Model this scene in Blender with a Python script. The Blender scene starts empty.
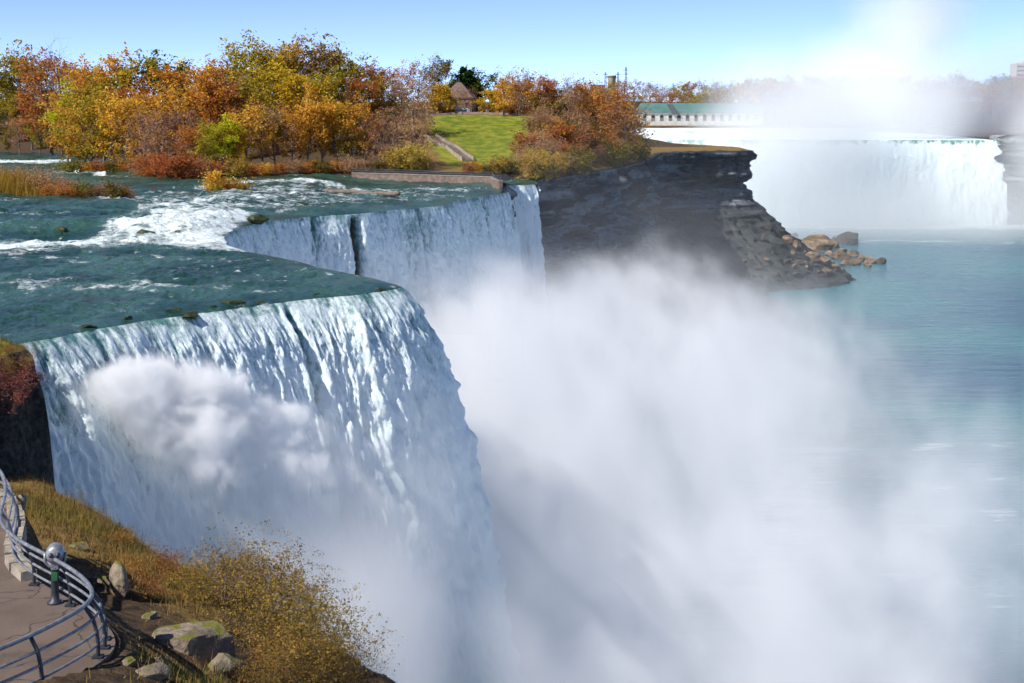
import bpy, math, random
import numpy as np
from mathutils import Vector

S = bpy.context.scene
COL = S.collection
F, HOR, CAMZ = 1500.0, 115.0, 14.73          # focal length in pixels, horizon row, eye height above the brink
rng = np.random.default_rng(11)
R = random.Random(5)


def at(px, py, D):
    return np.array([(px - 512) / F * D, D, CAMZ - (py - HOR) / F * D])


def onz(px, py, z=0.0):
    D = (CAMZ - z) * F / (py - HOR)
    return np.array([(px - 512) / F * D, D])


# ------------------------------------------------------------------ numpy noise
_perm = np.random.default_rng(3).permutation(256)
_perm = np.concatenate([_perm, _perm, _perm])
_grad = np.random.default_rng(4).normal(size=(256, 3))
_grad /= np.linalg.norm(_grad, axis=1)[:, None]


def perlin(x, y, z=0.0):
    x, y, z = np.broadcast_arrays(np.asarray(x, float), np.asarray(y, float), np.asarray(z, float))
    xi, yi, zi = np.floor(x).astype(int), np.floor(y).astype(int), np.floor(z).astype(int)
    fx, fy, fz = x - xi, y - yi, z - zi
    u, v, w = (t * t * t * (t * (t * 6 - 15) + 10) for t in (fx, fy, fz))
    xi &= 255; yi &= 255; zi &= 255
    out = 0.0
    for dx in (0, 1):
        wx = u if dx else 1 - u
        for dy in (0, 1):
            wy = v if dy else 1 - v
            for dz in (0, 1):
                wz = w if dz else 1 - w
                g = _grad[_perm[_perm[_perm[(xi + dx) & 255] + ((yi + dy) & 255)] + ((zi + dz) & 255)]]
                out = out + wx * wy * wz * (g[..., 0] * (fx - dx) + g[..., 1] * (fy - dy) + g[..., 2] * (fz - dz))
    return out * 1.5


def fbm(x, y, z=0.0, octaves=4, lac=2.03, gain=0.5):
    a, s, o = 1.0, 0.0, 0.0
    for k in range(octaves):
        f = lac ** k
        o = o + a * perlin(x * f + 17.3 * k, y * f + 5.1 * k, np.asarray(z) * f + 9.7 * k)
        s += a
        a *= gain
    return o / s


def ridged(x, y, z=0.0, octaves=3):
    a, o, s = 1.0, 0.0, 0.0
    for k in range(octaves):
        f = 2.07 ** k
        o = o + a * (1 - np.abs(perlin(x * f + 31.7 * k, y * f + 3.3 * k, np.asarray(z) * f)) * 2)
        s += a
        a *= 0.5
    return o / s


def ss(a, b, x):
    t = np.clip((np.asarray(x, float) - a) / (b - a), 0, 1)
    return t * t * (3 - 2 * t)


def seg_dist(P, line, closed=False):
    """distance from points P (n,2) to a polyline, and the nearest point"""
    line = np.asarray(line, float)
    if closed:
        line = np.vstack([line, line[:1]])
    best = np.full(len(P), 1e18)
    near = np.zeros_like(P)
    for a, b in zip(line[:-1], line[1:]):
        ab = b - a
        t = np.clip(((P - a) @ ab) / max(ab @ ab, 1e-9), 0, 1)
        q = a + t[:, None] * ab
        d = ((P - q) ** 2).sum(1)
        m = d < best
        best[m] = d[m]
        near[m] = q[m]
    return np.sqrt(best), near


def inside(P, poly):
    poly = np.asarray(poly, float)
    x, y = P[:, 0], P[:, 1]
    r = np.zeros(len(P), bool)
    for (x0, y0), (x1, y1) in zip(poly, np.roll(poly, -1, 0)):
        c = (y0 > y) != (y1 > y)
        with np.errstate(divide='ignore', invalid='ignore'):
            xx = (x1 - x0) * (y - y0) / (y1 - y0 if y1 != y0 else 1e-12) + x0
        r ^= c & (x < xx)
    return r


def resample(line, step):
    line = np.asarray(line, float)
    seg = np.linalg.norm(np.diff(line, axis=0), axis=1)
    s = np.concatenate([[0], np.cumsum(seg)])
    n = max(2, int(s[-1] / step) + 1)
    t = np.linspace(0, s[-1], n)
    return np.stack([np.interp(t, s, line[:, k]) for k in range(line.shape[1])], 1)


def smooth_line(line, sigma_pts, keep_ends=True):
    k = np.exp(-0.5 * (np.arange(-3 * sigma_pts, 3 * sigma_pts + 1) / sigma_pts) ** 2)
    k /= k.sum()
    pad = 3 * sigma_pts
    out = []
    for c in range(line.shape[1]):
        v = line[:, c]
        lo = 2 * v[0] - v[1:pad + 1][::-1]
        hi = 2 * v[-1] - v[-pad - 1:-1][::-1]
        out.append(np.convolve(np.concatenate([lo, v, hi]), k, 'valid'))
    return np.stack(out, 1)


# ------------------------------------------------------------------ mesh helpers
def new_mesh(name, verts, faces, mats=(), attrs=None, smooth=False, mat_index=None):
    """faces: (n,k) array or list of lists"""
    verts = np.asarray(verts, np.float32)
    me = bpy.data.meshes.new(name)
    if isinstance(faces, np.ndarray):
        n, k = faces.shape
        loops = faces.ravel()
        starts = np.arange(n) * k
    else:
        ks = np.array([len(f) for f in faces])
        loops = np.concatenate([np.asarray(f) for f in faces])
        starts = np.concatenate([[0], np.cumsum(ks)[:-1]])
        n = len(faces)
    me.vertices.add(len(verts))
    me.vertices.foreach_set('co', verts.ravel())
    me.loops.add(len(loops))
    me.loops.foreach_set('vertex_index', loops.astype(np.int32))
    me.polygons.add(n)
    me.polygons.foreach_set('loop_start', starts.astype(np.int32))
    me.polygons.foreach_set('use_smooth', np.full(n, bool(smooth)))
    if mat_index is not None:
        me.polygons.foreach_set('material_index', np.asarray(mat_index, np.int32))
    me.update(calc_edges=True)
    me.validate()
    for m in (mats if isinstance(mats, (list, tuple)) else [mats]):
        me.materials.append(m)
    for k, v in (attrs or {}).items():
        v = np.asarray(v, np.float32)
        if v.ndim == 1:
            a = me.attributes.new(k, 'FLOAT', 'POINT')
            a.data.foreach_set('value', v)
        else:
            a = me.attributes.new(k, 'FLOAT_COLOR', 'POINT')
            a.data.foreach_set('color', np.concatenate([v, np.ones((len(v), 1), np.float32)], 1).ravel())
    return me


def link(name, data, parent=None, loc=None, rotz=0.0, scale=None):
    o = bpy.data.objects.new(name, data)
    COL.objects.link(o)
    if parent is not None:
        o.parent = parent
    if loc is not None:
        o.location = [float(v) for v in loc]
    if rotz:
        o.rotation_euler = (0, 0, rotz)
    if scale is not None:
        o.scale = scale if hasattr(scale, '__len__') else (scale,) * 3
    return o


def tag(o, label, cat, group=None, kind=None):
    if label:
        o['label'] = label
    if cat:
        o['category'] = cat
    if group:
        o['group'] = group
    if kind:
        o['kind'] = kind
    return o


def structure(o):
    o['kind'] = 'structure'
    return o


class MB:
    """collects boxes, tubes and prisms into one mesh"""

    def __init__(self):
        self.v, self.f, self.c = [], [], []
        self.n = 0

    def add(self, v, f, c=None):
        v = np.asarray(v, float)
        self.v.append(v)
        self.f += [[i + self.n for i in q] for q in f]
        self.c.append(np.tile(np.asarray(c if c is not None else (1, 1, 1), float), (len(v), 1)))
        self.n += len(v)
        return self

    def box(self, c, s, rz=0.0, taper=1.0, col=None):
        hx, hy, hz = np.asarray(s, float) / 2
        v = np.array([[x * hx * (taper if z > 0 else 1), y * hy * (taper if z > 0 else 1), z * hz] for z in (-1, 1) for x, y in ((-1, -1), (1, -1), (1, 1), (-1, 1))])
        ca, sa = math.cos(rz), math.sin(rz)
        v = np.stack([v[:, 0] * ca - v[:, 1] * sa, v[:, 0] * sa + v[:, 1] * ca, v[:, 2]], 1) + np.asarray(c, float)
        return self.add(v, [[3, 2, 1, 0], [4, 5, 6, 7], [0, 1, 5, 4], [1, 2, 6, 5], [2, 3, 7, 6], [3, 0, 4, 7]], col)

    def tube(self, pts, rad, sides=8, col=None, cap=True):
        pts = np.asarray(pts, float)
        n = len(pts)
        rad = np.broadcast_to(np.asarray(rad, float), (n,))
        tan = np.gradient(pts, axis=0) if n > 2 else np.tile(pts[-1] - pts[0], (n, 1))
        tan /= np.linalg.norm(tan, axis=1)[:, None] + 1e-12
        ref = np.array([0, 0, 1.0]) if abs(tan[0][2]) < 0.9 else np.array([1.0, 0, 0])
        rings = []
        a = np.cross(tan[0], ref)
        a /= np.linalg.norm(a)
        for i in range(n):
            a = a - tan[i] * (a @ tan[i])
            a /= np.linalg.norm(a) + 1e-12
            b = np.cross(tan[i], a)
            th = np.arange(sides) / sides * 2 * np.pi
            rings.append(pts[i] + rad[i] * (np.cos(th)[:, None] * a + np.sin(th)[:, None] * b))
        v = np.concatenate(rings)
        f = []
        for i in range(n - 1):
            for k in range(sides):
                k2 = (k + 1) % sides
                f.append([i * sides + k, i * sides + k2, (i + 1) * sides + k2, (i + 1) * sides + k])
        if cap:
            f.append(list(range(sides))[::-1])
            f.append([(n - 1) * sides + k for k in range(sides)])
        return self.add(v, f, col)

    def lathe(self, prof, c=(0, 0, 0), sides=16, axis='z', col=None):
        th = np.arange(sides) / sides * 2 * np.pi
        v = []
        for r, z in prof:
            ring = np.stack([r * np.cos(th), r * np.sin(th), np.full(sides, z)], 1)
            v.append(ring)
        v = np.concatenate(v)
        if axis == 'y':
            v = v[:, [0, 2, 1]] * np.array([1, 1, 1])
        if axis == 'x':
            v = v[:, [2, 0, 1]]
        v = v + np.asarray(c, float)
        f = []
        for i in range(len(prof) - 1):
            for k in range(sides):
                k2 = (k + 1) % sides
                f.append([i * sides + k, i * sides + k2, (i + 1) * sides + k2, (i + 1) * sides + k])
        f.append(list(range(sides))[::-1])
        f.append([(len(prof) - 1) * sides + k for k in range(sides)])
        return self.add(v, f, col)

    def mesh(self, name, mat, smooth=False):
        return new_mesh(name, np.concatenate(self.v), self.f, [mat], {'tint': np.concatenate(self.c)}, smooth)

    def obj(self, name, mat, parent=None, smooth=False, **k):
        return link(name, self.mesh(name, mat, smooth), parent, **k)


def grid_faces(nr, nc):
    i = np.arange(nr * nc).reshape(nr, nc)
    return np.stack([i[:-1, :-1], i[:-1, 1:], i[1:, 1:], i[1:, :-1]], -1).reshape(-1, 4)


def clip_grid(P, faces, poly, keep_snap=True):
    """keeps faces of a 2-D grid inside a polygon; the outside corners of border faces move to the border"""
    ins = inside(P, poly)
    fi = ins[faces]
    keep = fi.any(1)
    faces = faces[keep]
    used = np.unique(faces)
    out = used[~ins[used]]
    P = P.copy()
    _, near = seg_dist(P[out], poly, True)
    P[out] = near
    remap = np.full(len(P), -1)
    remap[used] = np.arange(len(used))
    return P[used], remap[faces], used


# ------------------------------------------------------------------ materials
class NB:
    def __init__(self, name):
        self.m = bpy.data.materials.new(name)
        self.m.use_nodes = True
        self.nt = self.m.node_tree
        self.nt.nodes.clear()
        self.out = self.n('ShaderNodeOutputMaterial')

    def n(self, t, **k):
        nd = self.nt.nodes.new(t)
        for a, b in k.items():
            setattr(nd, a, b)
        return nd

    def l(self, a, b):
        self.nt.links.new(a, b)

    def val(self, sock, v):
        if hasattr(v, 'is_linked') or isinstance(v, bpy.types.NodeSocket):
            self.l(v, sock)
        else:
            if isinstance(v, tuple) and len(v) == 3 and sock.type == 'RGBA':
                v = v + (1,)
            sock.default_value = v

    def math(self, op, a, b=0.0, clamp=False):
        nd = self.n('ShaderNodeMath', operation=op, use_clamp=clamp)
        self.val(nd.inputs[0], a)
        self.val(nd.inputs[1], b)
        return nd.outputs[0]

    def mix(self, fac, a, b, mode='MIX'):
        nd = self.n('ShaderNodeMix', data_type='RGBA', blend_type=mode)
        self.val(nd.inputs[0], fac)
        self.val(nd.inputs[6], a)
        self.val(nd.inputs[7], b)
        return nd.outputs[2]

    def attr(self, name, vec=False):
        nd = self.n('ShaderNodeAttribute', attribute_name=name)
        return nd.outputs['Color'] if vec else nd.outputs['Fac']

    def coords(self, scale=(1, 1, 1), world=True):
        if world:
            src = self.n('ShaderNodeNewGeometry').outputs['Position']
        else:
            src = self.n('ShaderNodeTexCoord').outputs['Object']
        mp = self.n('ShaderNodeMapping')
        mp.inputs['Scale'].default_value = scale
        self.l(src, mp.inputs['Vector'])
        return mp.outputs[0]

    def noise(self, scale, detail=4, rough=0.55, vscale=(1, 1, 1), world=True, dist=0.0):
        nd = self.n('ShaderNodeTexNoise')
        self.l(self.coords(vscale, world), nd.inputs['Vector'])
        nd.inputs['Scale'].default_value = scale
        nd.inputs['Detail'].default_value = detail
        nd.inputs['Roughness'].default_value = rough
        nd.inputs['Distortion'].default_value = dist
        return nd.outputs['Fac']

    def ramp(self, v, lo, hi, a=0.0, b=1.0):
        nd = self.n('ShaderNodeMapRange', interpolation_type='SMOOTHSTEP')
        self.val(nd.inputs[0], v)
        for i, x in enumerate((lo, hi, a, b)):
            nd.inputs[i + 1].default_value = x
        return nd.outputs[0]

    def bump(self, h, strength=0.3, dist=0.1, normal=None):
        nd = self.n('ShaderNodeBump')
        nd.inputs['Strength'].default_value = strength
        nd.inputs['Distance'].default_value = dist
        self.l(h, nd.inputs['Height'])
        if normal is not None:
            self.l(normal, nd.inputs['Normal'])
        return nd.outputs[0]

    def bsdf(self, color, rough=0.6, metallic=0.0, normal=None, spec=0.5, **k):
        b = self.n('ShaderNodeBsdfPrincipled')
        self.val(b.inputs['Base Color'], color)
        self.val(b.inputs['Roughness'], rough)
        self.val(b.inputs['Metallic'], metallic)
        b.inputs['Specular IOR Level'].default_value = spec
        for a, v in k.items():
            self.val(b.inputs[a], v)
        if normal is not None:
            self.l(normal, b.inputs['Normal'])
        self.l(b.outputs[0], self.out.inputs['Surface'])
        return self.m


def plain(name, col, rough=0.6, metallic=0.0, var=0.15, scale=3.0, bump=0.0):
    b = NB(name)
    n = b.noise(scale, 5, 0.6, world=False)
    lo = tuple(max(0, c * (1 - var)) for c in col)
    hi = tuple(min(1, c * (1 + var)) for c in col)
    c = b.mix(b.ramp(n, 0.3, 0.7), lo, hi)
    t = b.attr('tint', True)
    c = b.mix(1.0, c, t, 'MULTIPLY')
    nm = b.bump(b.noise(scale * 4, 5, 0.6, world=False), bump, 0.05) if bump else None
    return b.bsdf(c, rough, metallic, nm)


def water_mat(name, deep, deep2, wscale, foam_scale, foam_v=(1, 1, 1), bump=0.25, foam_noise=1.1, foam_col=(0.80, 0.895, 0.895), bump_v=(1, 1, 1), rough=0.16, lo=0.36, hi=0.66, bdist=0.35):
    b = NB(name)
    f = b.attr('foam')
    n = b.noise(foam_scale, 8, 0.72, foam_v)
    n2 = b.noise(foam_scale * 4.3, 5, 0.7, foam_v)
    v = b.math('ADD', b.math('SUBTRACT', n, 0.5), b.math('MULTIPLY', b.math('SUBTRACT', n2, 0.5), 0.45))
    mask = b.ramp(b.math('ADD', f, b.math('MULTIPLY', v, foam_noise)), lo, hi)
    c = b.mix(b.ramp(b.noise(wscale, 5), 0.38, 0.62), deep, deep2)
    rock = b.attr('rock')
    c = b.mix(mask, c, foam_col)
    c = b.mix(rock, c, (0.022, 0.020, 0.018))
    h = b.math('ADD', b.noise(foam_scale * 1.7, 6, 0.65, bump_v), b.math('MULTIPLY', mask, 0.25))
    nm = b.bump(h, bump, bdist)
    r = b.ramp(mask, 0, 1, rough, 0.65)
    return b.bsdf(c, r, 0.0, nm, 0.32)


def leaf_mat(name, a, b_, hue_var=0.03, trans=0.46):
    """leaf colour from a per-leaf random attribute, shifted a little per object"""
    b = NB(name)
    k = b.attr('leaf')
    c = b.mix(k, a, b_)
    oi = b.n('ShaderNodeObjectInfo')
    hs = b.n('ShaderNodeHueSaturation')
    b.val(hs.inputs['Hue'], b.math('ADD', 0.5 - hue_var / 2, b.math('MULTIPLY', oi.outputs['Random'], hue_var)))
    b.val(hs.inputs['Value'], b.math('ADD', 1.05, b.math('MULTIPLY', oi.outputs['Random'], 0.45)))
    b.l(c, hs.inputs['Color'])
    d = b.n('ShaderNodeBsdfDiffuse')
    b.l(hs.outputs[0], d.inputs['Color'])
    t = b.n('ShaderNodeBsdfTranslucent')
    b.l(hs.outputs[0], t.inputs['Color'])
    mx = b.n('ShaderNodeMixShader')
    mx.inputs[0].default_value = trans
    b.l(d.outputs[0], mx.inputs[1])
    b.l(t.outputs[0], mx.inputs[2])
    b.l(mx.outputs[0], b.out.inputs['Surface'])
    return b.m


def rock_mat(name, c1, c2, c3, strata=0.5, scale=0.25, bump=0.8, bdist=0.6, talus=False):
    b = NB(name)
    st = b.noise(1.0, 5, 0.6, (0.03, 0.03, strata), dist=0.4)
    bl = b.noise(scale, 6, 0.62, (1, 1, 1.6))
    fine = b.noise(scale * 9, 5, 0.65)
    c = b.mix(b.ramp(st, 0.44, 0.60), c1, c2)
    c = b.mix(b.ramp(bl, 0.5, 0.72), c, c3)
    c = b.mix(b.ramp(fine, 0.3, 0.75, 0.0, 0.45), c, tuple(v * 0.4 for v in c1))
    if talus:                                                     # shade on the slope put into the rubble's colour below the wall
        shade_col = b.mix(b.ramp(bl, 0.35, 0.65), (0.022, 0.032, 0.032), (0.075, 0.085, 0.080))
        shade_col = b.mix(b.ramp(fine, 0.3, 0.75, 0.0, 0.5), shade_col, (0.012, 0.016, 0.016))
        c = b.mix(b.ramp(b.math('ADD', b.attr('talus'), b.math('MULTIPLY', b.math('SUBTRACT', bl, 0.5), 0.5)), 0.02, 0.2), c, shade_col)
    h = b.math('ADD', b.math('MULTIPLY', st, 0.8), b.math('ADD', bl, b.math('MULTIPLY', fine, 0.35)))
    return b.bsdf(c, 0.85, 0, b.bump(h, bump, bdist), 0.3)


def ground_mat(name):
    """soil, litter, lawn and dry grass driven by surface attributes"""
    b = NB(name)
    n1 = b.noise(0.35, 6, 0.6)
    n2 = b.noise(2.5, 5, 0.65)
    n3 = b.noise(11.0, 4, 0.7)
    soil = b.mix(b.ramp(n2, 0.35, 0.7), (0.045, 0.030, 0.018), (0.13, 0.085, 0.045))
    dry = b.mix(b.ramp(n2, 0.3, 0.7), (0.16, 0.10, 0.03), (0.30, 0.20, 0.06))
    grs = b.mix(b.ramp(n1, 0.35, 0.7), (0.11, 0.165, 0.014), (0.31, 0.29, 0.034))
    f = b.math('MULTIPLY', b.math('SUBTRACT', n1, 0.5), 0.8)
    c = b.mix(b.ramp(b.math('ADD', b.attr('dry'), f), 0.35, 0.65), soil, dry)
    c = b.mix(b.ramp(b.math('ADD', b.attr('lawn'), f), 0.35, 0.65), c, grs)
    rock = b.mix(b.ramp(n2, 0.35, 0.7), (0.022, 0.020, 0.018), (0.085, 0.075, 0.062))
    c = b.mix(b.ramp(b.math('ADD', b.attr('stone'), b.math('MULTIPLY', f, 0.5)), 0.35, 0.65), c, rock)
    c = b.mix(b.ramp(n3, 0.35, 0.75, 0.0, 0.35), c, (0.03, 0.022, 0.014))
    return b.bsdf(c, 0.95, 0, b.bump(b.math('ADD', n2, b.math('MULTIPLY', n3, 0.5)), 0.6, 0.2), 0.15)


M = {}
M['river'] = water_mat('river_water', (0.010, 0.050, 0.034), (0.045, 0.120, 0.095), 0.09, 0.75, (0.40, 0.28, 1), bump=1.0, bump_v=(0.55, 0.55, 1), foam_noise=1.9, rough=0.20, lo=0.34, hi=0.80, bdist=0.8)
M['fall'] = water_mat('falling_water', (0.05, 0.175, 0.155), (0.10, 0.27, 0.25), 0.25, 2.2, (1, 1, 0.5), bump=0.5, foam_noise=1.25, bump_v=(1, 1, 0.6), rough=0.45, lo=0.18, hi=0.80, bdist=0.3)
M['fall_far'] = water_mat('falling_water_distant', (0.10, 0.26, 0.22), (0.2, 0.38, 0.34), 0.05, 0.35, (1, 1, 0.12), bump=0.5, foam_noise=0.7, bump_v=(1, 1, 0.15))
M['gorge'] = water_mat('gorge_water', (0.010, 0.095, 0.170), (0.030, 0.180, 0.210), 0.010, 0.16, (0.22, 1.0, 1), bump=1.0, foam_noise=1.5, bump_v=(0.30, 0.9, 1), rough=0.22, lo=0.32, hi=0.85, bdist=1.6)
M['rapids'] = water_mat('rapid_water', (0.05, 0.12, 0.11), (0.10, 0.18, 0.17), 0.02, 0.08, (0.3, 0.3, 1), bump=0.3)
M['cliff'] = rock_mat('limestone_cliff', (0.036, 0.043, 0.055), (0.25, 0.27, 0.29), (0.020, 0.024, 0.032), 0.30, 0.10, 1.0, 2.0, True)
M['bank_rock'] = rock_mat('bank_rock', (0.05, 0.045, 0.04), (0.10, 0.09, 0.075), (0.03, 0.028, 0.025), 1.2, 0.8, 1.0, 0.3)
M['boulder'] = rock_mat('boulder_rock', (0.17, 0.115, 0.07), (0.36, 0.26, 0.165), (0.08, 0.055, 0.04), 0.5, 0.45, 1.0, 0.8)
M['ground'] = ground_mat('ground_cover')

# ------------------------------------------------------------------ world, sun, camera
AZ, EL = (-0.82, -0.57), math.radians(44)
hl = math.hypot(*AZ)
SUN = Vector((AZ[0] / hl * math.cos(EL), AZ[1] / hl * math.cos(EL), math.sin(EL)))
w = bpy.data.worlds.new('World')
S.world = w
w.use_nodes = True
nt = w.node_tree
sky = nt.nodes.new('ShaderNodeTexSky')
sky.sky_type = 'NISHITA'
sky.sun_disc = False
sky.sun_elevation = EL
sky.sun_rotation = math.atan2(AZ[0], AZ[1])
sky.altitude = 2000
sky.air_density = 0.32
sky.dust_density = 0.0
sky.ozone_density = 1.6
tint = nt.nodes.new('ShaderNodeMix')
tint.data_type, tint.blend_type = 'RGBA', 'MULTIPLY'
tint.inputs[0].default_value = 1.0
tint.inputs[7].default_value = (0.99, 0.935, 0.97, 1)
nt.links.new(sky.outputs[0], tint.inputs[6])
nt.links.new(tint.outputs[2], nt.nodes['Background'].inputs[0])
nt.nodes['Background'].inputs[1].default_value = 0.15
sl = bpy.data.lights.new('sun', 'SUN')
sl.energy = 3.7
sl.angle = math.radians(0.5)
sl.color = (1.0, 0.955, 0.89)
so = link('sun', sl)
so.rotation_euler = SUN.to_track_quat('Z', 'Y').to_euler()
so.location = (-60, -60, 80)
cam = bpy.data.cameras.new('camera')
cam.lens = F / 1024 * 36
cam.shift_y = -(341.5 - HOR) / 1024
cam.clip_start = 0.5
cam.clip_end = 30000
co = link('camera', cam)
co.location = (0, 0, CAMZ)
co.rotation_euler = (math.pi / 2, 0, 0)
S.camera = co
S.view_settings.view_transform = 'Standard'
S.view_settings.look = 'None'
S.view_settings.gamma = 1.0
S.view_settings.use_curve_mapping = False
S.view_settings.exposure = 0.74
cy = S.cycles
cy.use_denoising = True
cy.use_adaptive_sampling = True
cy.adaptive_threshold = 0.04
cy.max_bounces = 9
cy.diffuse_bounces = 2
cy.glossy_bounces = 2
cy.transmission_bounces = 2
cy.transparent_max_bounces = 6
cy.volume_bounces = 8
cy.volume_step_rate = 3.0
cy.volume_max_steps = 400
cy.sample_clamp_indirect = 6.0
cy.use_fast_gi = False
cy.caustics_reflective = False
cy.caustics_refractive = False

# ================================================================== brink of the near falls
def pxl(pts):
    return np.array([onz(*p) for p in pts])


front_px = [(18, 338), (60, 330), (100, 323), (150, 314), (200, 307.5), (250, 301), (300, 295), (350, 290), (385, 286), (402, 283.5)]
back_px = [(398, 280), (370, 274), (340, 267), (300, 258), (260, 250), (228, 241), (222, 233), (240, 224), (262, 219), (300, 214.5), (330, 212.5), (360, 211), (400, 206.5),
           (440, 203.5), (452, 202.5), (454, 199), (470, 196), (490, 193.2), (509, 189.8)]
front = np.vstack([[[-38.0, 90.0]], pxl(front_px)])
back = pxl(back_px)
crest_a = resample(np.vstack([front, back[:1]]), 0.10)
crest_b = resample(back, 0.22)
crest = np.vstack([crest_a[:-1], crest_b])
NA = len(crest_a) - 1
cs = smooth_line(crest, 9)
cs[-1] = crest[-1]
_n = np.gradient(cs, axis=0)
_n = np.stack([_n[:, 1], -_n[:, 0]], 1) / (np.linalg.norm(_n, axis=1)[:, None] + 1e-9)
_a = np.arange(len(cs)) * 0.1
cs = cs + _n * (0.95 * fbm(_a * 0.20, 0 * _a, 3.3, 4))[:, None]
crest = cs
veil = resample(np.array([[-1.6, 321.5], [0.4, 323.5], [2.6, 325.0], [5.0, 327.5]]), 0.2)
crest_coarse = np.vstack([crest[::8], crest[-1:]])


def normals(line, sig):
    t = np.gradient(line, axis=0)
    t /= np.linalg.norm(t, axis=1)[:, None] + 1e-9
    n = np.stack([t[:, 1], -t[:, 0]], 1)
    n = smooth_line(n, sig)
    return n / (np.linalg.norm(n, axis=1)[:, None] + 1e-9)


LIP = 0.45


def fall_mesh(name, line, sig, kfac, depth, rows, mat, power=1.6, amp=1.0, gaps=(), foam0=0.5, size=1.0, z0=-LIP, seed=0.0, ramp=(1.5, 14)):
    nrm = normals(line, sig)
    ds = np.linalg.norm(np.diff(line, axis=0), axis=1)
    u = np.concatenate([[0], np.cumsum(ds)])
    d = depth * (np.linspace(0, 1, rows) ** power)
    U, Dd = np.meshgrid(u, d)
    K = np.broadcast_to(np.asarray(kfac, float), (len(line),))[None, :]
    off = K * (np.sqrt(Dd + 0.35) - math.sqrt(0.35))
    s = np.sqrt(Dd + 0.5) * 2.0
    grow = ss(0.0, 3.0 * size, Dd)
    Us, Ss = U / size, s / math.sqrt(size)
    wob = 0.6 * fbm(Us * 0.25, Ss * 0.5, seed + 2, 2)
    cur = ridged(Us * 0.22 + wob, Ss * 0.10, seed + 3.0, 3)          # broad curtains
    strand = fbm(Us * 1.1 + wob * 1.5, Ss * 0.28, seed + 7.0, 3)      # falling strands
    clump = fbm(Us * 1.7, Dd / size * 0.55, seed + 11.0, 4)           # torn clumps
    fine = fbm(Us * 4.2, Dd / size * 1.3, seed + 13.0, 3)
    tiny = fbm(Us * 11.0, Dd / size * 4.5, seed + 19.0, 2)
    disp = amp * ((cur - 0.55) * 1.0 * grow + strand * 0.34 * (0.25 + 0.75 * grow) * (1 - 0.5 * ss(4, 20, Dd / size)) + clump * (0.40 + 0.6 * ss(2, 14, Dd / size)) * grow + fine * 0.34 * grow + tiny * 0.16 * grow)
    foam = foam0 + 0.30 * strand + 0.42 * (cur - 0.5) + 0.30 * clump + 0.26 * fine + 0.16 * tiny + 0.40 * ss(*ramp, Dd / size) - 0.22 * (1 - ss(0.0, 0.9 * size, Dd))
    rock = np.zeros_like(disp)
    for g, wd, slope, strength in gaps:
        c = np.exp(-((U - g - slope * s - 0.5 * fbm(Dd * 0.2, g, 1.0, 3)) / wd) ** 2) * strength * ss(0.1, 1.2, Dd)
        c = c * (0.35 + 1.3 * (fbm(U * 0.9, Dd * 0.30, 21.0 + g, 3) + 0.35)) * (1 - 0.7 * ss(10, 24, Dd))
        disp -= 2.0 * np.clip(c, 0, 1)
        foam -= 0.8 * np.clip(c, 0, 1)
        rock = np.maximum(rock, ss(0.45, 0.8, c))
    off = off + disp
    X = line[:, 0][None, :] + nrm[:, 0][None, :] * off
    Y = line[:, 1][None, :] + nrm[:, 1][None, :] * off
    Z = z0 - Dd + 0.18 * amp * strand * (1 - ss(0, 5, Dd)) * ss(0, .4, Dd)
    V = np.stack([X, Y, Z], -1).reshape(-1, 3)
    fc = grid_faces(rows, len(line))
    return new_mesh(name, V, fc, [mat], {'foam': foam.ravel(), 'rock': rock.ravel()}, True)


def crest_u(px, py):
    p = onz(px, py)
    i = int(np.argmin(((crest - p) ** 2).sum(1)))
    dsg = np.linalg.norm(np.diff(crest, axis=0), axis=1)
    return float(dsg[:i].sum())


kf = np.interp(np.arange(len(crest)), [0, 60, NA - 60, NA, NA + 120, NA + 260, len(crest) - 1], [1.5, 1.75, 1.95, 1.9, 1.1, 0.8, 0.8])
gaps = [(crest_u(352, 211.2), 0.75, 0.0, 1.5), (crest_u(455, 200), 1.2, 0.0, 1.5), (crest_u(283, 297), 0.5, 0.10, 0.62), (crest_u(415, 205), 0.5, 0, 0.6), (crest_u(482, 194.5), 0.6, 0, 0.6),
        (crest_u(310, 213.6), 0.4, 0, 0.5)]
fm = fall_mesh('waterfall', crest, 16, kf, 49.5, 170, M['fall'], gaps=gaps, foam0=0.60, amp=0.95)
wf = link('waterfall', fm)
tag(wf, 'broad blue-white waterfall in the foreground, notched brink, dropping into the gorge mist', 'waterfall')
vm = fall_mesh('waterfall', veil, 6, 0.75, 49.5, 130, M['fall'], foam0=0.75, seed=40.0, amp=0.8)
wv = link('waterfall', vm)
tag(wv, 'narrow veil-like waterfall between the stone-walled point and the dark cliff', 'waterfall')

# ------------------------------------------------------------------ upper river
cols = np.arange(-330, 575, 1.3)
rows_y = [88.0]
while rows_y[-1] < 640:
    rows_y.append(rows_y[-1] + 0.30 + 0.0000115 * rows_y[-1] ** 2)
rows_y = np.array(rows_y)
PX, YY = np.meshgrid(cols, rows_y)
XX = (PX - 512) / F * YY
P2 = np.stack([XX.ravel(), YY.ravel()], 1)
river_poly = np.vstack([crest_coarse, veil[::6], veil[-1:], [[6.5, 331], [10, 420], [-60, 660], [-700, 660], [-700, 60], [-40, 60]]])
P2, rf, used = clip_grid(P2, grid_faces(*PX.shape), river_poly)
dc, _ = seg_dist(P2, np.vstack([crest_coarse, veil[::4]]))
x, y = P2[:, 0], P2[:, 1]
px, py = 512 + x / y * F, HOR + CAMZ / y * F


def stroke(pts, wid, s=1.0):
    d, _ = seg_dist(np.stack([px, py], 1), pts)
    return s * np.exp(-(d / wid) ** 2)


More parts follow.
